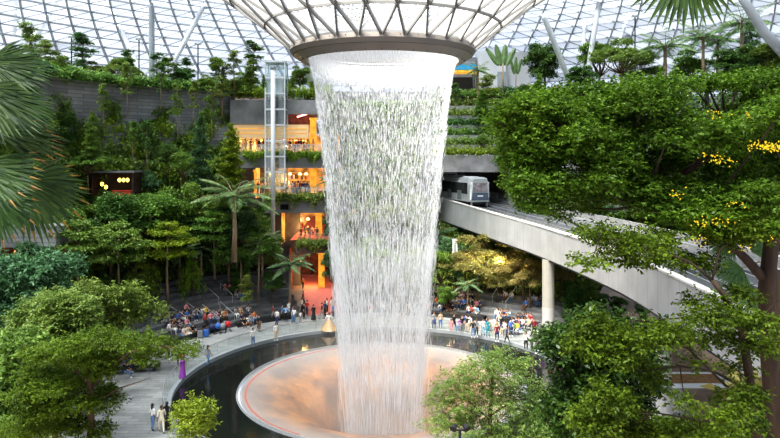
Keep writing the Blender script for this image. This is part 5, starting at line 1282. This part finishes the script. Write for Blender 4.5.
# two headed floodlight in front of the pool
fl = empty('floodlight_post', (at(460, 438, 22).x, 22, 0)); tag(fl, 'black post carrying two round floodlights in front of the pale tiered tree', 'floodlight')
p = at(460, 430, 22); b0 = fl.location; mb = MB(); mb.tube([(0, 0, 0), (0, 0, p.z)], .05, 8); mb.bar((-.18, 0, p.z), (.2, 0, p.z), .05); mb.build('pole', M['dark'], fl)
for s in (-1, 1):
    mb = MB(); R_ = Matrix.Rotation(s*.5, 3, 'Z') @ Matrix.Rotation(.5, 3, 'X')
    for k in range(14):
        a, b = 2*pi*k/14, 2*pi*(k+1)/14; q = [Vector((.12*cos(a), -.1, .12*sin(a))), Vector((.12*cos(b), -.1, .12*sin(b))), Vector((.07*cos(b), .1, .07*sin(b))), Vector((.07*cos(a), .1, .07*sin(a)))]
        o_ = Vector((s*.2, 0, p.z+.1)); mb.poly([o_+R_@v for v in q]); mb.poly([o_+R_@q[0], o_+R_@q[1], o_+R_@Vector((0, -.1, 0))]); mb.poly([o_+R_@q[2], o_+R_@q[3], o_+R_@Vector((0, .1, 0))])
    mb.build('lamp_head', M['dark'], fl)

# --- brown planting bed with pale kerb, posts and golden big-leaved plant at lower right
c = hit(694, 382); c.z = 0; pb = empty('planting_bed', c); tag(pb, 'flat brown planting bed with pale kerb on the paving seen through the lower right leaves', 'planting bed')
mb = MB(); mb.box((0, 0, .12), (4.6, 2.6, .24)); mb.build('soil_top', mat('bed_brown', (.30, .17, .08), .9, .3, 3), pb)
mb = MB()
for x, y, w, d in ((0, -1.4, 5, .25), (0, 1.4, 5, .25), (-2.4, 0, .25, 2.8), (2.4, 0, .25, 2.8)): mb.box((x, y, .16), (w, d, .32))
mb.build('kerb', M['sign_white'], pb)
for i, (px, D) in enumerate(((754, 20), (762, 22))):
    q = at(px, 0, D); r_ = empty('timber_post', (q.x, D, 0)); tag(r_, ('dark timber post standing left of the thick trunk', 'second dark timber post, closest to the thick trunk')[i], 'post')
    mb = MB(); zt = at(0, 380, D).z; mb.box((0, 0, zt/2), (.2, .2, zt)); mb.build('shaft', M['bark'], r_); mb = MB(); mb.box((0, 0, zt+.04), (.28, .28, .08)); mb.build('cap', M['dark'], r_)
near_tree('broad_leaved_shrub', 'golden yellow broad-leaved shrub glowing at the lower right corner', 18, (at(768, 438, 18).x, 18, 0), [(768, 470, 0), (768, 430, 0)], [], [(766, 398, 0, 10, 8), (772, 412, 0, 14, 9), (764, 428, 0, 14, 9), (778, 425, 0, 12, 12), (775, 390, 0, 8, 6)], 220, .42, LM['yellow'], per=4, r0=.08, r1=.03, px=768, W=.5)
# ================================================================== PEOPLE
def person_mesh(pose):
    """one continuous skinned body; returns a mesh with slots skin, top, bottom, shoes"""
    # joints (x right, y forward is -y towards viewer, z up), metres, 1.7 tall
    J = {}; E = []
    def j(n, x, y, z, r): J[n] = (x, y, z, r)
    sit = pose.startswith('sit')
    hz = .50 if sit else .92
    ly = .12 if pose == 'sit_lean' else 0
    j('hip', 0, 0, hz, .125); j('belly', 0, -.01-ly*.3, hz+.17, .12); j('chest', 0, -.01-ly, hz+.38, .135); j('neck', 0, -.01-ly*1.2, hz+.55, .05); j('head', 0, -.03-ly*1.4, hz+.64, .075); j('crown', 0, -.02-ly*1.4, hz+.73, .085)
    E += [('hip', 'belly'), ('belly', 'chest'), ('chest', 'neck'), ('neck', 'head'), ('head', 'crown')]
    for s, q in ((-1, 'l'), (1, 'r')):
        sh = hz+.47
        j(q+'sh', s*.18, -ly, sh, .058); E.append(('chest', q+'sh'))
        if pose == 'phone' or (pose == 'sit_phone'):
            j(q+'el', s*.24, -.14, sh-.22, .042); j(q+'wr', s*.09, -.36, sh-.04, .03); j(q+'hd', s*.05, -.41, sh+.02, .034)
        elif pose == 'raise' and s == 1:
            j(q+'el', s*.27, -.18, sh+.06, .042); j(q+'wr', s*.16, -.34, sh+.26, .03); j(q+'hd', s*.14, -.38, sh+.34, .034)
        elif sit:
            j(q+'el', s*.25, -.06-ly, sh-.25, .042); j(q+'wr', s*.14, -.32-ly, sh-.34, .03); j(q+'hd', s*.10, -.38-ly, sh-.35, .034)
        elif pose == 'hips':
            j(q+'el', s*.37, .05, sh-.24, .042); j(q+'wr', s*.2, -.05, sh-.4, .03); j(q+'hd', s*.16, -.08, sh-.43, .034)
        else:
            sw = (.16*s if pose == 'walk' else 0); j(q+'el', s*.24, .02+sw*.5, sh-.28, .042); j(q+'wr', s*.25, -.04+sw, sh-.52, .03); j(q+'hd', s*.25, -.06+sw, sh-.61, .034)
        E += [(q+'sh', q+'el'), (q+'el', q+'wr'), (q+'wr', q+'hd')]
        if sit:
            j(q+'th', s*.1, -.05, hz-.02, .095); j(q+'kn', s*.13, -.44, hz+.02, .065); j(q+'an', s*.12, -.42+(.08 if s > 0 else -.06), .08, .042); j(q+'ft', s*.13, -.56+(.08 if s > 0 else -.06), .04, .04)
        else:
            st = .24*s if pose == 'walk' else (.04*s); j(q+'th', s*.1, 0, hz-.1, .095); j(q+'kn', s*.11, -st*.5-.02, .48, .062); j(q+'an', s*.11, -st+.03, .09, .042); j(q+'ft', s*.12, -st-.11, .04, .04)
        E += [('hip', q+'th'), (q+'th', q+'kn'), (q+'kn', q+'an'), (q+'an', q+'ft')]
    names = list(J); idx = {n: i for i, n in enumerate(names)}
    me = bpy.data.meshes.new('tmp'); me.from_pydata([J[n][:3] for n in names], [(idx[a], idx[b]) for a, b in E], []); o = bpy.data.objects.new('tmp', me); COL.objects.link(o)
    sk = o.modifiers.new('s', 'SKIN'); sk.use_smooth_shade = True
    for i, n in enumerate(names):
        v = me.skin_vertices[0].data[i]; v.radius = (J[n][3], J[n][3]*(.72 if n in ('chest', 'belly', 'hip') else 1)); v.use_root = (n == 'hip')
    sb = o.modifiers.new('b', 'SUBSURF'); sb.levels = 1; sb.render_levels = 1
    dg = bpy.context.evaluated_depsgraph_get(); ev = o.evaluated_get(dg); m2 = bpy.data.meshes.new_from_object(ev)
    bpy.data.objects.remove(o); m2.name = 'person_body'
    for _ in range(4): m2.materials.append(None)
    mi = []
    leg = {'th', 'kn', 'an', 'ft'}
    segs = [(Vector(J[a][:3]), Vector(J[b][:3]), a, b) for a, b in E]
    for p in m2.polygons:
        c = p.center; best = 9; lab = 1
        for A, B, a, b in segs:
            d = B-A; t = max(0, min(1, (c-A).dot(d)/d.length_squared)); q = (c-A-d*t).length
            if q < best:
                best = q
                if a in ('neck', 'head') or b == 'neck' and t > .7: lab = 0
                elif b[1:] == 'hd' or (b[1:] == 'wr' and t > .1) : lab = 0
                elif b[1:] == 'ft' or (b[1:] == 'an' and t > .8): lab = 3
                elif b[1:] in leg: lab = 2
                elif a == 'hip' and t < .35: lab = 2
                elif b[1:] == 'sh': lab = 1
                else: lab = 1
        mi.append(lab)
    m2.polygons.foreach_set('material_index', mi); m2.update()
    return m2, hz+.73, -.02-ly*1.4
PM = {k: person_mesh(k) for k in ('stand', 'walk', 'phone', 'raise', 'hips', 'sit', 'sit_phone', 'sit_lean')}
def hair_mesh(long):
    mb = MB(); n = 10
    for k in range(6):
        t = pi*.62*k/5
        for q in range(n):
            a = 2*pi*q/n; fr = 1 if sin(a) > -.3 else (.75 if not long else .8); mb.v.append((.098*sin(t)*cos(a), .02+.105*sin(t)*sin(a)*fr, .108*cos(t)+.01))
    for k in range(5):
        for q in range(n): a = k*n+q; b = k*n+(q+1) % n; mb.f.append((a, b, b+n, a+n)); mb.m.append(0)
    if long: mb.ball((0, .07, -.14), .1, 8, sc=(.95, .45, 1.8))
    me = bpy.data.meshes.new('hair'); me.from_pydata(mb.v, [], mb.f); me.materials.append(None); me.polygons.foreach_set('use_smooth', [True]*len(me.polygons)); me.update(); return me
def face_mesh():
    mb = MB(); mb.ball((-.03, -.087, .0), .011, 6); mb.ball((.03, -.087, .0), .011, 6); mb.box((0, -.085, -.055), (.035, .01, .008))
    me = bpy.data.meshes.new('face'); me.from_pydata(mb.v, [], mb.f); me.materials.append(None); me.update(); return me
def nose_mesh():
    mb = MB(); mb.ball((0, -.095, -.022), .014, 6, sc=(.8, 1, 1.2)); mb.ball((-.088, 0, -.01), .016, 6, sc=(.5, 1, 1.3)); mb.ball((.088, 0, -.01), .016, 6, sc=(.5, 1, 1.3))
    me = bpy.data.meshes.new('nose_ears'); me.from_pydata(mb.v, [], mb.f); me.materials.append(None); me.update(); return me
HM = {True: hair_mesh(True), False: hair_mesh(False)}; FM = face_mesh(); NM = nose_mesh()
SKIN = [mat('skin_tone_%s' % n, c, .6, .05, 1) for n, c in (('light', (.62, .40, .29)), ('tan', (.45, .26, .17)), ('brown', (.24, .13, .08)))]
CC = {'white': (.78, .78, .76), 'black': (.018, .018, .02), 'grey': (.25, .26, .27), 'navy': (.03, .045, .12), 'blue': (.05, .16, .5), 'light blue': (.3, .5, .72), 'red': (.6, .03, .03), 'orange': (.8, .24, .04), 'yellow': (.85, .6, .06),
      'pink': (.75, .28, .34), 'purple': (.28, .06, .38), 'green': (.05, .3, .1), 'teal': (.02, .33, .38), 'beige': (.6, .47, .32), 'brown': (.16, .08, .04), 'maroon': (.24, .02, .04), 'denim': (.12, .22, .38), 'cream': (.75, .68, .5)}
CM = {k: mat('cloth_'+k.replace(' ', '_'), v, .8, .08, 6) for k, v in CC.items()}
HAIRC = {'black': mat('hair_black', (.012, .010, .009), .5, .2, 4), 'brown': mat('hair_brown', (.08, .04, .02), .5, .2, 4)}
prn = random.Random(12)
def person(p, pose, top, bot, where, px, rz=0.0, sc=1.0, long=None, extra=None, label=None, hat=None, z=None):
    if z is not None: p = Vector((p.x, p.y, z))
    me, hz, hy = PM[pose]
    b = bpy.data.objects.new('person', me); COL.objects.link(b)
    sk = prn.choice(SKIN[:2] if prn.random() < .85 else SKIN[2:]); short = bot.endswith('shorts'); bm_ = CM[bot.replace(' shorts', '').replace(' skirt', '')]
    for i, m_ in enumerate((sk, CM[top], bm_, prn.choice((CM['black'], CM['white'], CM['grey'])))):
        b.material_slots[i].link = 'OBJECT'; b.material_slots[i].material = m_
    b.location = p; b.rotation_euler = (0, 0, rz); sc *= 1.12; b.scale = (sc, sc, sc)
    long = prn.random() < .45 if long is None else long
    def child(name, mesh, m_):
        h = bpy.data.objects.new(name, mesh); COL.objects.link(h); h.parent = b; h.location = (0, hy, hz-.045)
        h.material_slots[0].link = 'OBJECT'; h.material_slots[0].material = m_; return h
    child('hair', HM[long], CM[hat] if hat else HAIRC['black' if prn.random() < .8 else 'brown']); child('face', FM, CM['black']); child('nose', NM, sk)
    if extra == 'dress':
        mb = MB(); mb.lathe([(.15, hz+.2-.73-.0), (.19, hz-.95), (.24, hz-1.25), (.27, hz-1.5)], n=12); mb.build('dress', CM[top], b, smooth=True)
    if extra == 'skirt':
        mb = MB(); mb.lathe([(.15, hz-.70), (.2, hz-.85), (.25, hz-1.1)], n=12); mb.build('skirt', bm_, b, smooth=True)
    what = {'stand': 'standing', 'walk': 'walking', 'phone': 'photographing', 'raise': 'waving', 'hips': 'posing', 'sit': 'seated', 'sit_phone': 'seated photographing', 'sit_lean': 'seated leaning'}[pose]
    if pose in ('phone', 'raise', 'sit_phone'):
        mb = MB(); q = {'phone': (0, -.44, hz-.13), 'sit_phone': (0, -.44, hz-.13), 'raise': (.14, -.4, hz+.18)}[pose]; mb.box(q, (.08, .012, .15)); mb.build('phone', CM['black'], b)
    size = 'child' if sc < .9 else 'person'
    if extra == 'dress': txt = f"{size} in a long {top} dress {what} {where}"
    else: txt = f"{size} in {top} top, {bot}{' skirt' if extra == 'skirt' else '' if short else ' trousers'}, {what} {where}"
    if hat: txt = txt.replace(size+' in', f'{size} with {hat} head covering in')
    tag(b, label or txt, 'person', px=px); return b
def face_pool(p): return atan2(CX-p.x, -(CY-p.y))*1.0   # heading so that -y local points at the water
def toward(p, q): d = Vector((q[0]-p.x, q[1]-p.y)); return atan2(d.x, -d.y)
W0 = (CX, CY)
def onplaza(px, py, z=0.0): D = (EZ-z)*F/(py-HY); return at(px, py, D)
# --- standing people round the pool: (px, foot y, pose, top, bottom, extra, where, heading offset)
L1 = 'on the left plaza'; L2 = 'by the red path'; R1 = 'on the right plaza'; R2 = 'near the bridge column'
for px, py, pose, top, bot, ex, where, ho, sc in (
    (208, 366, 'walk', 'grey', 'denim shorts', None, 'by the left balustrade', 1.2, 1), (253, 347, 'raise', 'white', 'denim', None, L1, 0, 1), (276, 341, 'stand', 'white', 'beige shorts', None, L1, 0, 1),
    (259, 332, 'stand', 'black', 'brown shorts', None, L1, 2, 1), (293, 323, 'stand', 'navy', 'denim', None, L2, .5, 1), (277, 326, 'stand', 'white', 'navy', None, L1, 2, 1), (273, 321, 'walk', 'maroon', 'grey', None, L1, 1, 1), (282, 321, 'stand', 'blue', 'black', None, L2, 1, 1), (286, 322, 'hips', 'light blue', 'black', None, L2, 2.5, 1),
    (289, 317, 'stand', 'white', 'grey', None, L2, .4, 1), (294, 324, 'stand', 'white', 'denim', None, L2, 2.2, 1), (300.5, 322, 'stand', 'white', 'grey', None, L2, 0, .65), (302, 313, 'stand', 'white', 'black', None, L2, 1, 1), (304, 319, 'stand', 'black', 'black', None, L2, 1, 1), (307, 316, 'stand', 'red', 'navy', None, L2, -1, 1),
    (303, 306, 'walk', 'maroon', 'black', None, L2, 1, 1), (313.5, 321, 'stand', 'black', 'black', 'dress', L2, .4, 1), (322, 319, 'walk', 'black', 'grey', None, L2, -2, 1), (325, 317, 'stand', 'navy', 'black', None, L2, -1, 1), (327, 314, 'stand', 'white', 'black', None, 'right of the red path', 1, 1), (331.5, 313, 'stand', 'white', 'white', None, 'right of the red path', 1, 1), (333.5, 319, 'stand', 'blue', 'navy', None, 'right of the red path', 1, 1), (338, 318, 'stand', 'grey', 'black', None, 'right of the red path', 1, 1),
    (172.5, 361, 'stand', 'pink', 'white', None, 'below the left steps', 2, 1), (168.5, 360, 'stand', 'black', 'black', None, 'below the left steps', 1, 1), (178, 364, 'stand', 'white', 'black', None, 'below the left steps', 1, .75), (181, 367, 'stand', 'red', 'cream', None, 'by the left balustrade', 1, .8), (182.5, 379, 'stand', 'purple', 'purple', 'dress', 'by the left balustrade', -.6, 1),
    (196, 352, 'stand', 'white', 'white', None, 'below the left steps', 1, .7), (152.5, 431, 'stand', 'white', 'denim', None, 'at the lower left poolside', .3, 1), (161.5, 433, 'walk', 'cream', 'cream', None, 'at the lower left poolside', 1.4, 1), (167, 429, 'stand', 'black', 'black', 'dress', 'at the lower left poolside', 1, 1), (77, 440, 'stand', 'black', 'black', None, 'under the broad lower left tree', 1, 1),
    (434, 329, 'stand', 'grey', 'navy', 'skirt', R1, .5, 1), (440.5, 329, 'stand', 'beige', 'blue', None, R1, .5, 1), (451, 333, 'stand', 'pink', 'pink', None, R1, 0, .8), (454, 331, 'walk', 'black', 'black', None, R1, 1, 1), (462, 333, 'stand', 'black', 'grey', None, R1, 1, 1), (467, 333, 'hips', 'black', 'beige', None, R1, 0, 1),
    (473, 338, 'stand', 'black', 'denim shorts', None, R1, .6, 1), (476.5, 337, 'stand', 'grey', 'black', None, R1, .2, 1), (483, 336, 'stand', 'white', 'light blue', None, R1, 1, 1), (488, 337, 'stand', 'teal', 'teal', None, R1, 1, 1), (497, 342, 'stand', 'maroon', 'navy', None, R1, 1, 1), (501, 333, 'stand', 'black', 'navy', None, R1, 1, 1), (507, 344, 'walk', 'navy', 'black', None, R1, -1, 1), (511, 337, 'stand', 'blue', 'navy', None, R1, 1, 1),
    (526, 351, 'phone', 'white', 'black', None, R2, .6, 1), (536.5, 354, 'stand', 'light blue', 'navy', None, R2, -.6, 1), (534, 336, 'stand', 'maroon', 'black', None, R2, 1, 1), (543, 345, 'stand', 'purple', 'navy', None, R2, .5, 1), (548, 349, 'stand', 'green', 'black', None, R2, .5, 1), (551, 352, 'stand', 'red', 'grey', None, R2, .5, 1), (555, 353, 'stand', 'grey', 'black', None, R2, .5, .8), (560, 352, 'stand', 'pink', 'navy', None, R2, .5, .8), (553, 337, 'stand', 'white', 'green', None, R2, .5, 1),
    (540, 350, 'stand', 'black', 'grey', None, R2, 0, 1), (532, 349, 'stand', 'grey', 'black', None, R2, .2, .9), (719, 354, 'walk', 'orange', 'black', None, 'on the brown paving', 1, 1), (717, 352, 'walk', 'white', 'black', None, 'on the brown paving', 1, 1), (733, 384, 'sit_lean', 'light blue', 'blue', None, 'on the brown paving', 1, 1), (606, 400, 'stand', 'red', 'black', None, 'behind the dense dark tree', 1, 1),
    (345, 318, 'stand', 'white', 'black', None, 'behind the falling water', 0, 1), (355, 317, 'stand', 'black', 'navy', None, 'behind the falling water', 0, 1), (371, 318, 'stand', 'pink', 'white', None, 'behind the falling water', 0, 1), (383, 317, 'stand', 'white', 'denim', None, 'behind the falling water', 0, 1), (397, 318, 'stand', 'navy', 'grey', None, 'behind the falling water', 0, 1), (409, 318, 'stand', 'beige', 'black', None, 'behind the falling water', 0, 1), (420, 320, 'stand', 'light blue', 'white', None, 'behind the falling water', 0, 1)):
    p = onplaza(px, py); person(p, pose, top, bot, where, px, rz=toward(p, W0)+ho, sc=sc, extra=ex)
# person in a great golden gown
p = onplaza(329, 330); b = person(p, 'hips', 'white', 'cream', '', 329, rz=0, label='person with white top and a huge flared golden gown posing by the pool')
mb = MB(); n = 28; i0 = 0
for k, (r, z) in enumerate(((.16, 1.0), (.26, .85), (.42, .6), (.6, .3), (.8, .04))):
    for q in range(n): a = 2*pi*q/n; rr = r*(1+.08*k/4*sin(a*9)); mb.v.append((rr*cos(a), rr*sin(a), z))
for k in range(4):
    for q in range(n): a = k*n+q; c = k*n+(q+1) % n; mb.f.append((a, c, c+n, a+n)); mb.m.append(0)
mb.build('gown', mat('gold_gown', (.42, .28, .15), .5, .15, 5), b, smooth=True)
# --- people seated on the left steps, row by row, and on the curved benches
cols = ['black', 'black', 'white', 'white', 'grey', 'navy', 'navy', 'beige', 'black', 'white', 'black', 'blue', 'navy', 'grey', 'red', 'pink', 'white', 'black', 'beige', 'light blue', 'maroon', 'orange', 'green', 'purple', 'yellow', 'teal']
bots = ['black', 'navy', 'denim', 'grey', 'beige', 'black shorts', 'denim shorts', 'white', 'brown']
def seat(px, py, where, pose=None, top=None, bot=None, zadd=0.0, mind=None):
    p = hit(px, py); r, ph = pol(p.x, p.y)
    if r >= 24 and ph < -24 or (10 < ph < 52 and 24 <= r < 29):
        k = int((r-24)/STEP_W); r2 = 24+k*STEP_W+.22; a = radians(ph); p = Vector((CX+r2*sin(a), CY+r2*cos(a), STEP_H*(k+1)-.50+.06))
        if k == 0: p.z = 0.0
    hz = toward(p, W0)+prn.uniform(-.35, .35); return person(p, pose or prn.choice(('sit', 'sit', 'sit_phone', 'sit_lean')), top or prn.choice(cols), bot or prn.choice(bots), where, px, rz=hz)
LS = 'on the left steps'; LU = 'on the upper left steps'; LC = 'by the bare trunk steps'
for px, py, top in ((161, 321, 'light blue'), (165, 323, 'grey'), (169, 319, 'black'), (172, 322, 'navy'), (176, 318, 'black'), (179, 322, 'blue'), (182, 317, 'blue'), (186, 314, 'pink'), (189, 315, 'grey'), (174, 327, 'blue'), (167, 329, 'black'), (171, 331, 'white'), (180, 331, 'black'), (184, 333, 'beige'), (188, 329, 'pink'), (190, 332, 'black'), (165, 318, 'navy'), (185, 337, 'white'), (179, 336, 'navy')): seat(px, py, LC, top=top)
for px, py, top in ((199, 314, 'white'), (203, 313, 'yellow'), (196, 315, 'black'), (206, 322, 'red'), (210, 320, 'pink'), (213, 318, 'purple'), (216, 319, 'white'), (221, 316, 'orange'), (224, 318, 'beige'), (219, 322, 'black'), (203, 335, 'black'), (237, 316, 'grey'), (241, 315, 'beige'), (246, 318, 'black'), (249, 315, 'white'), (252, 318, 'orange'), (239, 320, 'navy'), (244, 329, 'black'), (248, 328, 'white'), (251, 325, 'grey')): seat(px, py, LS, top=top)
for px, py, top in ((223, 290, 'red'), (226, 289, 'pink'), (229, 288, 'light blue'), (232, 287, 'white'), (235, 289, 'black'), (238, 291, 'navy'), (241, 289, 'orange'), (237, 296, 'black'), (234, 295, 'grey'), (240, 295, 'beige'), (247, 291, 'white'), (251, 290, 'grey'), (225, 294, 'maroon')): seat(px, py, LU, top=top)
for px, py, top in ((124, 372, 'purple'), (127, 372, 'blue'), (130, 371, 'purple'), (134, 370, 'orange'), (137, 369, 'red'), (141, 369, 'white'), (144, 368, 'orange'), (125, 378, 'black'), (131, 366, 'navy'), (46, 390, 'black')):
    p = onplaza(px, py); person(p, prn.choice(('sit', 'sit_lean')), top, prn.choice(bots), 'on the low left bench', px, rz=toward(p, W0))
bq = onplaza(134, 372); be = empty('stone_bench', bq, ); tag(be, 'low dark stone bench on the left plaza beneath the broad tree', 'bench'); mb = MB(); mb.box((0, 0, .4), (4.4, .7, .12)); mb.build('seat', M['dark'], be)
for x in (-1.7, 1.7): mb = MB(); mb.box((x, 0, .17), (.3, .6, .34)); mb.build('leg', M['dark'], be)
be.rotation_euler = (0, 0, .25)
# right side crowd on benches and steps
RS = 'on the right steps'; RT = 'near the right stair'; RU = 'under the lit trees'
for k in range(40):
    px = 428+52*((k*.618) % 1); py = 306-(k % 4)*4.2+(px-428)*.09
    seat(px, py+4, RS)
for k in range(30):
    px = 497+34*((k*.618) % 1); py = 316+((k*7) % 5)*4.6; seat(px, py, RT)
for px, py in ((505, 298), (508, 297), (511, 299), (503, 300), (530, 303), (533, 305), (536, 302), (540, 304), (528, 306)): seat(px, py, RU)
for px, py in ((463, 323), (466, 321), (470, 322), (487, 324), (490, 325), (497, 327), (460, 325), (473, 326)):
    p = onplaza(px, py+6); person(p, 'sit', prn.choice(cols), prn.choice(bots), 'on the curved right bench', px, rz=toward(p, W0)+prn.uniform(-.4, .4))
# shoppers behind the rails
def shoppers(pxs, py, where, dd=.9):
    zf_ = at(0, py, SD).z
    for i, px in enumerate(pxs):
        q = at(px, py, SD+dd+(i*7 % 5)*.45); person(Vector((q.x, q.y, zf_)), prn.choice(('stand', 'hips', 'phone', 'walk')), prn.choice(cols), prn.choice(bots), where, px, rz=prn.uniform(-1, 1))
shoppers((246, 251, 256, 259, 263, 267, 279, 282, 287, 290, 293, 296, 298, 301, 304, 308, 313), 152, 'behind the top railing')
shoppers((258, 262, 266, 270, 281, 284, 287, 290, 292, 295, 297, 299, 301, 303, 305, 307, 309, 312, 298, 293), 195, 'behind the middle railing')
shoppers((301, 305, 308, 310, 313, 317, 325), 241, 'on the upper red walkway')
for px, py in ((309, 271), (312, 276), (306, 268), (303, 290)):
    p = onplaza(px, py+0); person(p, 'walk', prn.choice(cols), 'black', 'on the red path', px, rz=prn.uniform(-1, 1))
# people on the upper right deck
for px in (523, 527, 531, 536, 552, 556, 562, 567, 571):
    q = at(px, 0, 100+(px % 3)); person(Vector((q.x, q.y, 28.1)), 'stand', prn.choice(cols), prn.choice(bots), 'on the upper right deck', px, rz=prn.uniform(-2, 2))
# --- strollers, cases, handrails
def stroller(px, py, colname, lab):
    c = empty('stroller', onplaza(px, py), rz=prn.uniform(-1, 1)); tag(c, lab, 'stroller', px=px)
    mb = MB(); mb.lathe([(.0, 0), (.22, .02), (.28, .2), (.3, .3)], c=(0, 0, .45), n=12); mb.build('seat', CM[colname], c, smooth=True)
    mb = MB(); mb.lathe([(.3, 0), (.29, .15), (.2, .28), (0, .33)], c=(0, .03, .74), n=12, a0=pi*.5, a1=pi*1.5); mb.build('hood', CM[colname], c, smooth=True)
    mb = MB(); 
    for s in (-.24, .24): mb.bar((s, -.35, .12), (s, .35, .95), .03); mb.bar((s, .35, .12), (s, -.1, .6), .03)
    mb.bar((-.24, .35, .95), (.24, .35, .95), .03); mb.build('frame', M['dark'], c)
    for x in (-.26, .26):
        for y in (-.35, .35):
            mb = MB(); mb.tube([(x-.02, y, .12), (x+.02, y, .12)], .12, 10); mb.build('wheel', M['dark'], c)
stroller(212, 334, 'navy', 'navy stroller parked before the left steps'); stroller(218, 333, 'blue', 'blue stroller parked between two others before the left steps'); stroller(228, 331, 'red', 'stroller with bright red hood before the left steps'); stroller(223, 333, 'grey', 'grey stroller beside the red-hooded one')
def case(px, py, colname, lab):
    c = empty('suitcase', onplaza(px, py), rz=.4); tag(c, lab, 'suitcase', px=px)
    mb = MB(); mb.box((0, 0, .42), (.5, .3, .72)); mb.box((0, -.16, .42), (.4, .03, .6)); mb.build('shell', CM[colname], c)
    mb = MB(); mb.bar((-.13, .1, .75), (-.13, .1, 1.05), .02); mb.bar((.13, .1, .75), (.13, .1, 1.05), .02); mb.bar((-.14, .1, 1.05), (.14, .1, 1.05), .03); mb.build('handle', M['dark'], c)
    for x in (-.18, .18): mb = MB(); mb.ball((x, 0, .04), .04, 8); mb.build('wheel', M['dark'], c)
case(206, 337, 'blue', 'bright blue suitcase standing before the left steps'); case(200, 338, 'grey', 'grey suitcase beside the bright blue one'); case(487, 330, 'teal', 'teal suitcase beside the teal-clothed person right of the pool')
for (xa_, ya_, xb_, yb_) in ((216, 300, 221, 308), (229, 297, 236, 305), (184, 318, 191, 326), (200, 315, 206, 323), (217, 320, 223, 328), (233, 316, 238, 324), (489, 306, 496, 295), (503, 309, 509, 298)):
    p = hit((xa_+xb_)/2, max(ya_, yb_)); r, ph = pol(p.x, p.y); r = max(24.3, r); a = P(r, ph); e_ = P(r+3.2, ph)
    h = empty('handrail', a); tag(h, 'slim bright steel handrail along the %s steps' % ('left' if xa_ < 383 else 'right'), 'handrail', px=xa_)
    mb = MB(); d = e_-a; mb.bar((0, 0, .9), (d.x, d.y, d.z+.9), .07); mb.bar((0, 0, 0), (0, 0, .93), .05); mb.bar((d.x, d.y, d.z), (d.x, d.y, d.z+.93), .05); mb.build('rail', M['rail_steel'], h)
# banner under the bridge
c = at(455, 247, 80); s_ = empty('banner', c); tag(s_, 'narrow white hanging banner with a grey figure, in the planting right of the water', 'banner')
mb = MB(); mb.box((0, 0, 0), (.6, .03, 1.9)); mb.bar((-.35, 0, .97), (.35, 0, .97), .05); mb.bar((0, .1, .97), (0, .1, -6), .06); mb.build('cloth', M['sign_white'], s_)
mb = MB(); mb.box((0, -.03, -.2), (.25, .02, .9)); mb.ball((0, -.03, .4), .12, 8, sc=(1, .1, 1)); mb.build('artwork', M['grey_metal'], s_)
# ================================================================== CAMERA, LIGHT
cam = bpy.data.cameras.new('camera'); co = bpy.data.objects.new('camera', cam); COL.objects.link(co)
co.location = (0, 0, EZ); co.rotation_euler = (pi/2, 0, 0)
cam.sensor_width = 36; cam.lens = F/780*36; cam.shift_y = -(219-HY)/780; cam.clip_start = .1; cam.clip_end = 600
SC.camera = co
w = bpy.data.worlds.new('world'); SC.world = w; w.use_nodes = True
nt = w.node_tree; nt.nodes.clear()
bg = nt.nodes.new('ShaderNodeBackground'); ow = nt.nodes.new('ShaderNodeOutputWorld')
tc = nt.nodes.new('ShaderNodeTexCoord'); nz = nt.nodes.new('ShaderNodeTexNoise'); nz.inputs['Scale'].default_value = 2.2; nz.inputs['Detail'].default_value = 5
cr = nt.nodes.new('ShaderNodeValToRGB'); cr.color_ramp.elements[0].position = .35; cr.color_ramp.elements[1].position = .65
cr.color_ramp.elements[0].color = (.72, .82, 1, 1); cr.color_ramp.elements[1].color = (1, 1, 1, 1)
nt.links.new(tc.outputs['Generated'], nz.inputs['Vector']); nt.links.new(nz.outputs['Fac'], cr.inputs[0]); nt.links.new(cr.outputs[0], bg.inputs[0])
bg.inputs['Strength'].default_value = .95
nt.links.new(bg.outputs[0], ow.inputs[0])
def lamp(kind, name, loc, energy, col=(1, 1, 1), **kw):
    l = bpy.data.lights.new(name, kind); l.energy = energy; l.color = col
    for k, v in kw.items(): setattr(l, k, v)
    o = bpy.data.objects.new(name, l); COL.objects.link(o); o.location = loc; return o
s = lamp('SUN', 'sun', (0, 0, 80), 18.0, (1, .95, .86), angle=radians(35))
s.rotation_euler = (radians(20), radians(-20), 0)
# warm shop light spilling out, planting lights and spots round the oculus
for px, py, e in ((250, 146, 260), (290, 146, 260), (285, 182, 320), (305, 226, 180), (310, 275, 200)):
    lamp('POINT', 'shop_light', at(px, py, SD+2.5), e*2, (1, .55, .2), shadow_soft_size=.5)
for px, py, D, e in ((470, 262, 80, 1900), (500, 262, 79, 1900), (532, 268, 78, 1000), (450, 270, 83, 400)):
    lamp('POINT', 'planting_light', at(px, py, D), e, (1, .8, .42), shadow_soft_size=.6)
for k in range(8):
    a = 2*pi*k/8
    o = lamp('SPOT', 'oculus_spot', (CX+6.9*sin(a), CY+6.9*cos(a), 26.6), 500, (.95, .98, 1), spot_size=radians(38), shadow_soft_size=.3)
    o.rotation_euler = (radians(2)*cos(a)*-1, radians(2)*sin(a), 0)
SC.view_settings.view_transform = 'Standard'; SC.view_settings.look = 'Medium High Contrast'; SC.view_settings.exposure = 0.43
cy = SC.cycles
cy.max_bounces = 7; cy.diffuse_bounces = 3; cy.glossy_bounces = 3; cy.transmission_bounces = 4; cy.transparent_max_bounces = 24; cy.volume_bounces = 1
cy.caustics_reflective = False; cy.caustics_refractive = False; cy.sample_clamp_indirect = 6
cy.volume_step_rate = 3.0; cy.volume_max_steps = 48
cy.use_denoising = True
try: cy.denoiser = 'OPENIMAGEDENOISE'
except Exception: pass
finish_labels()
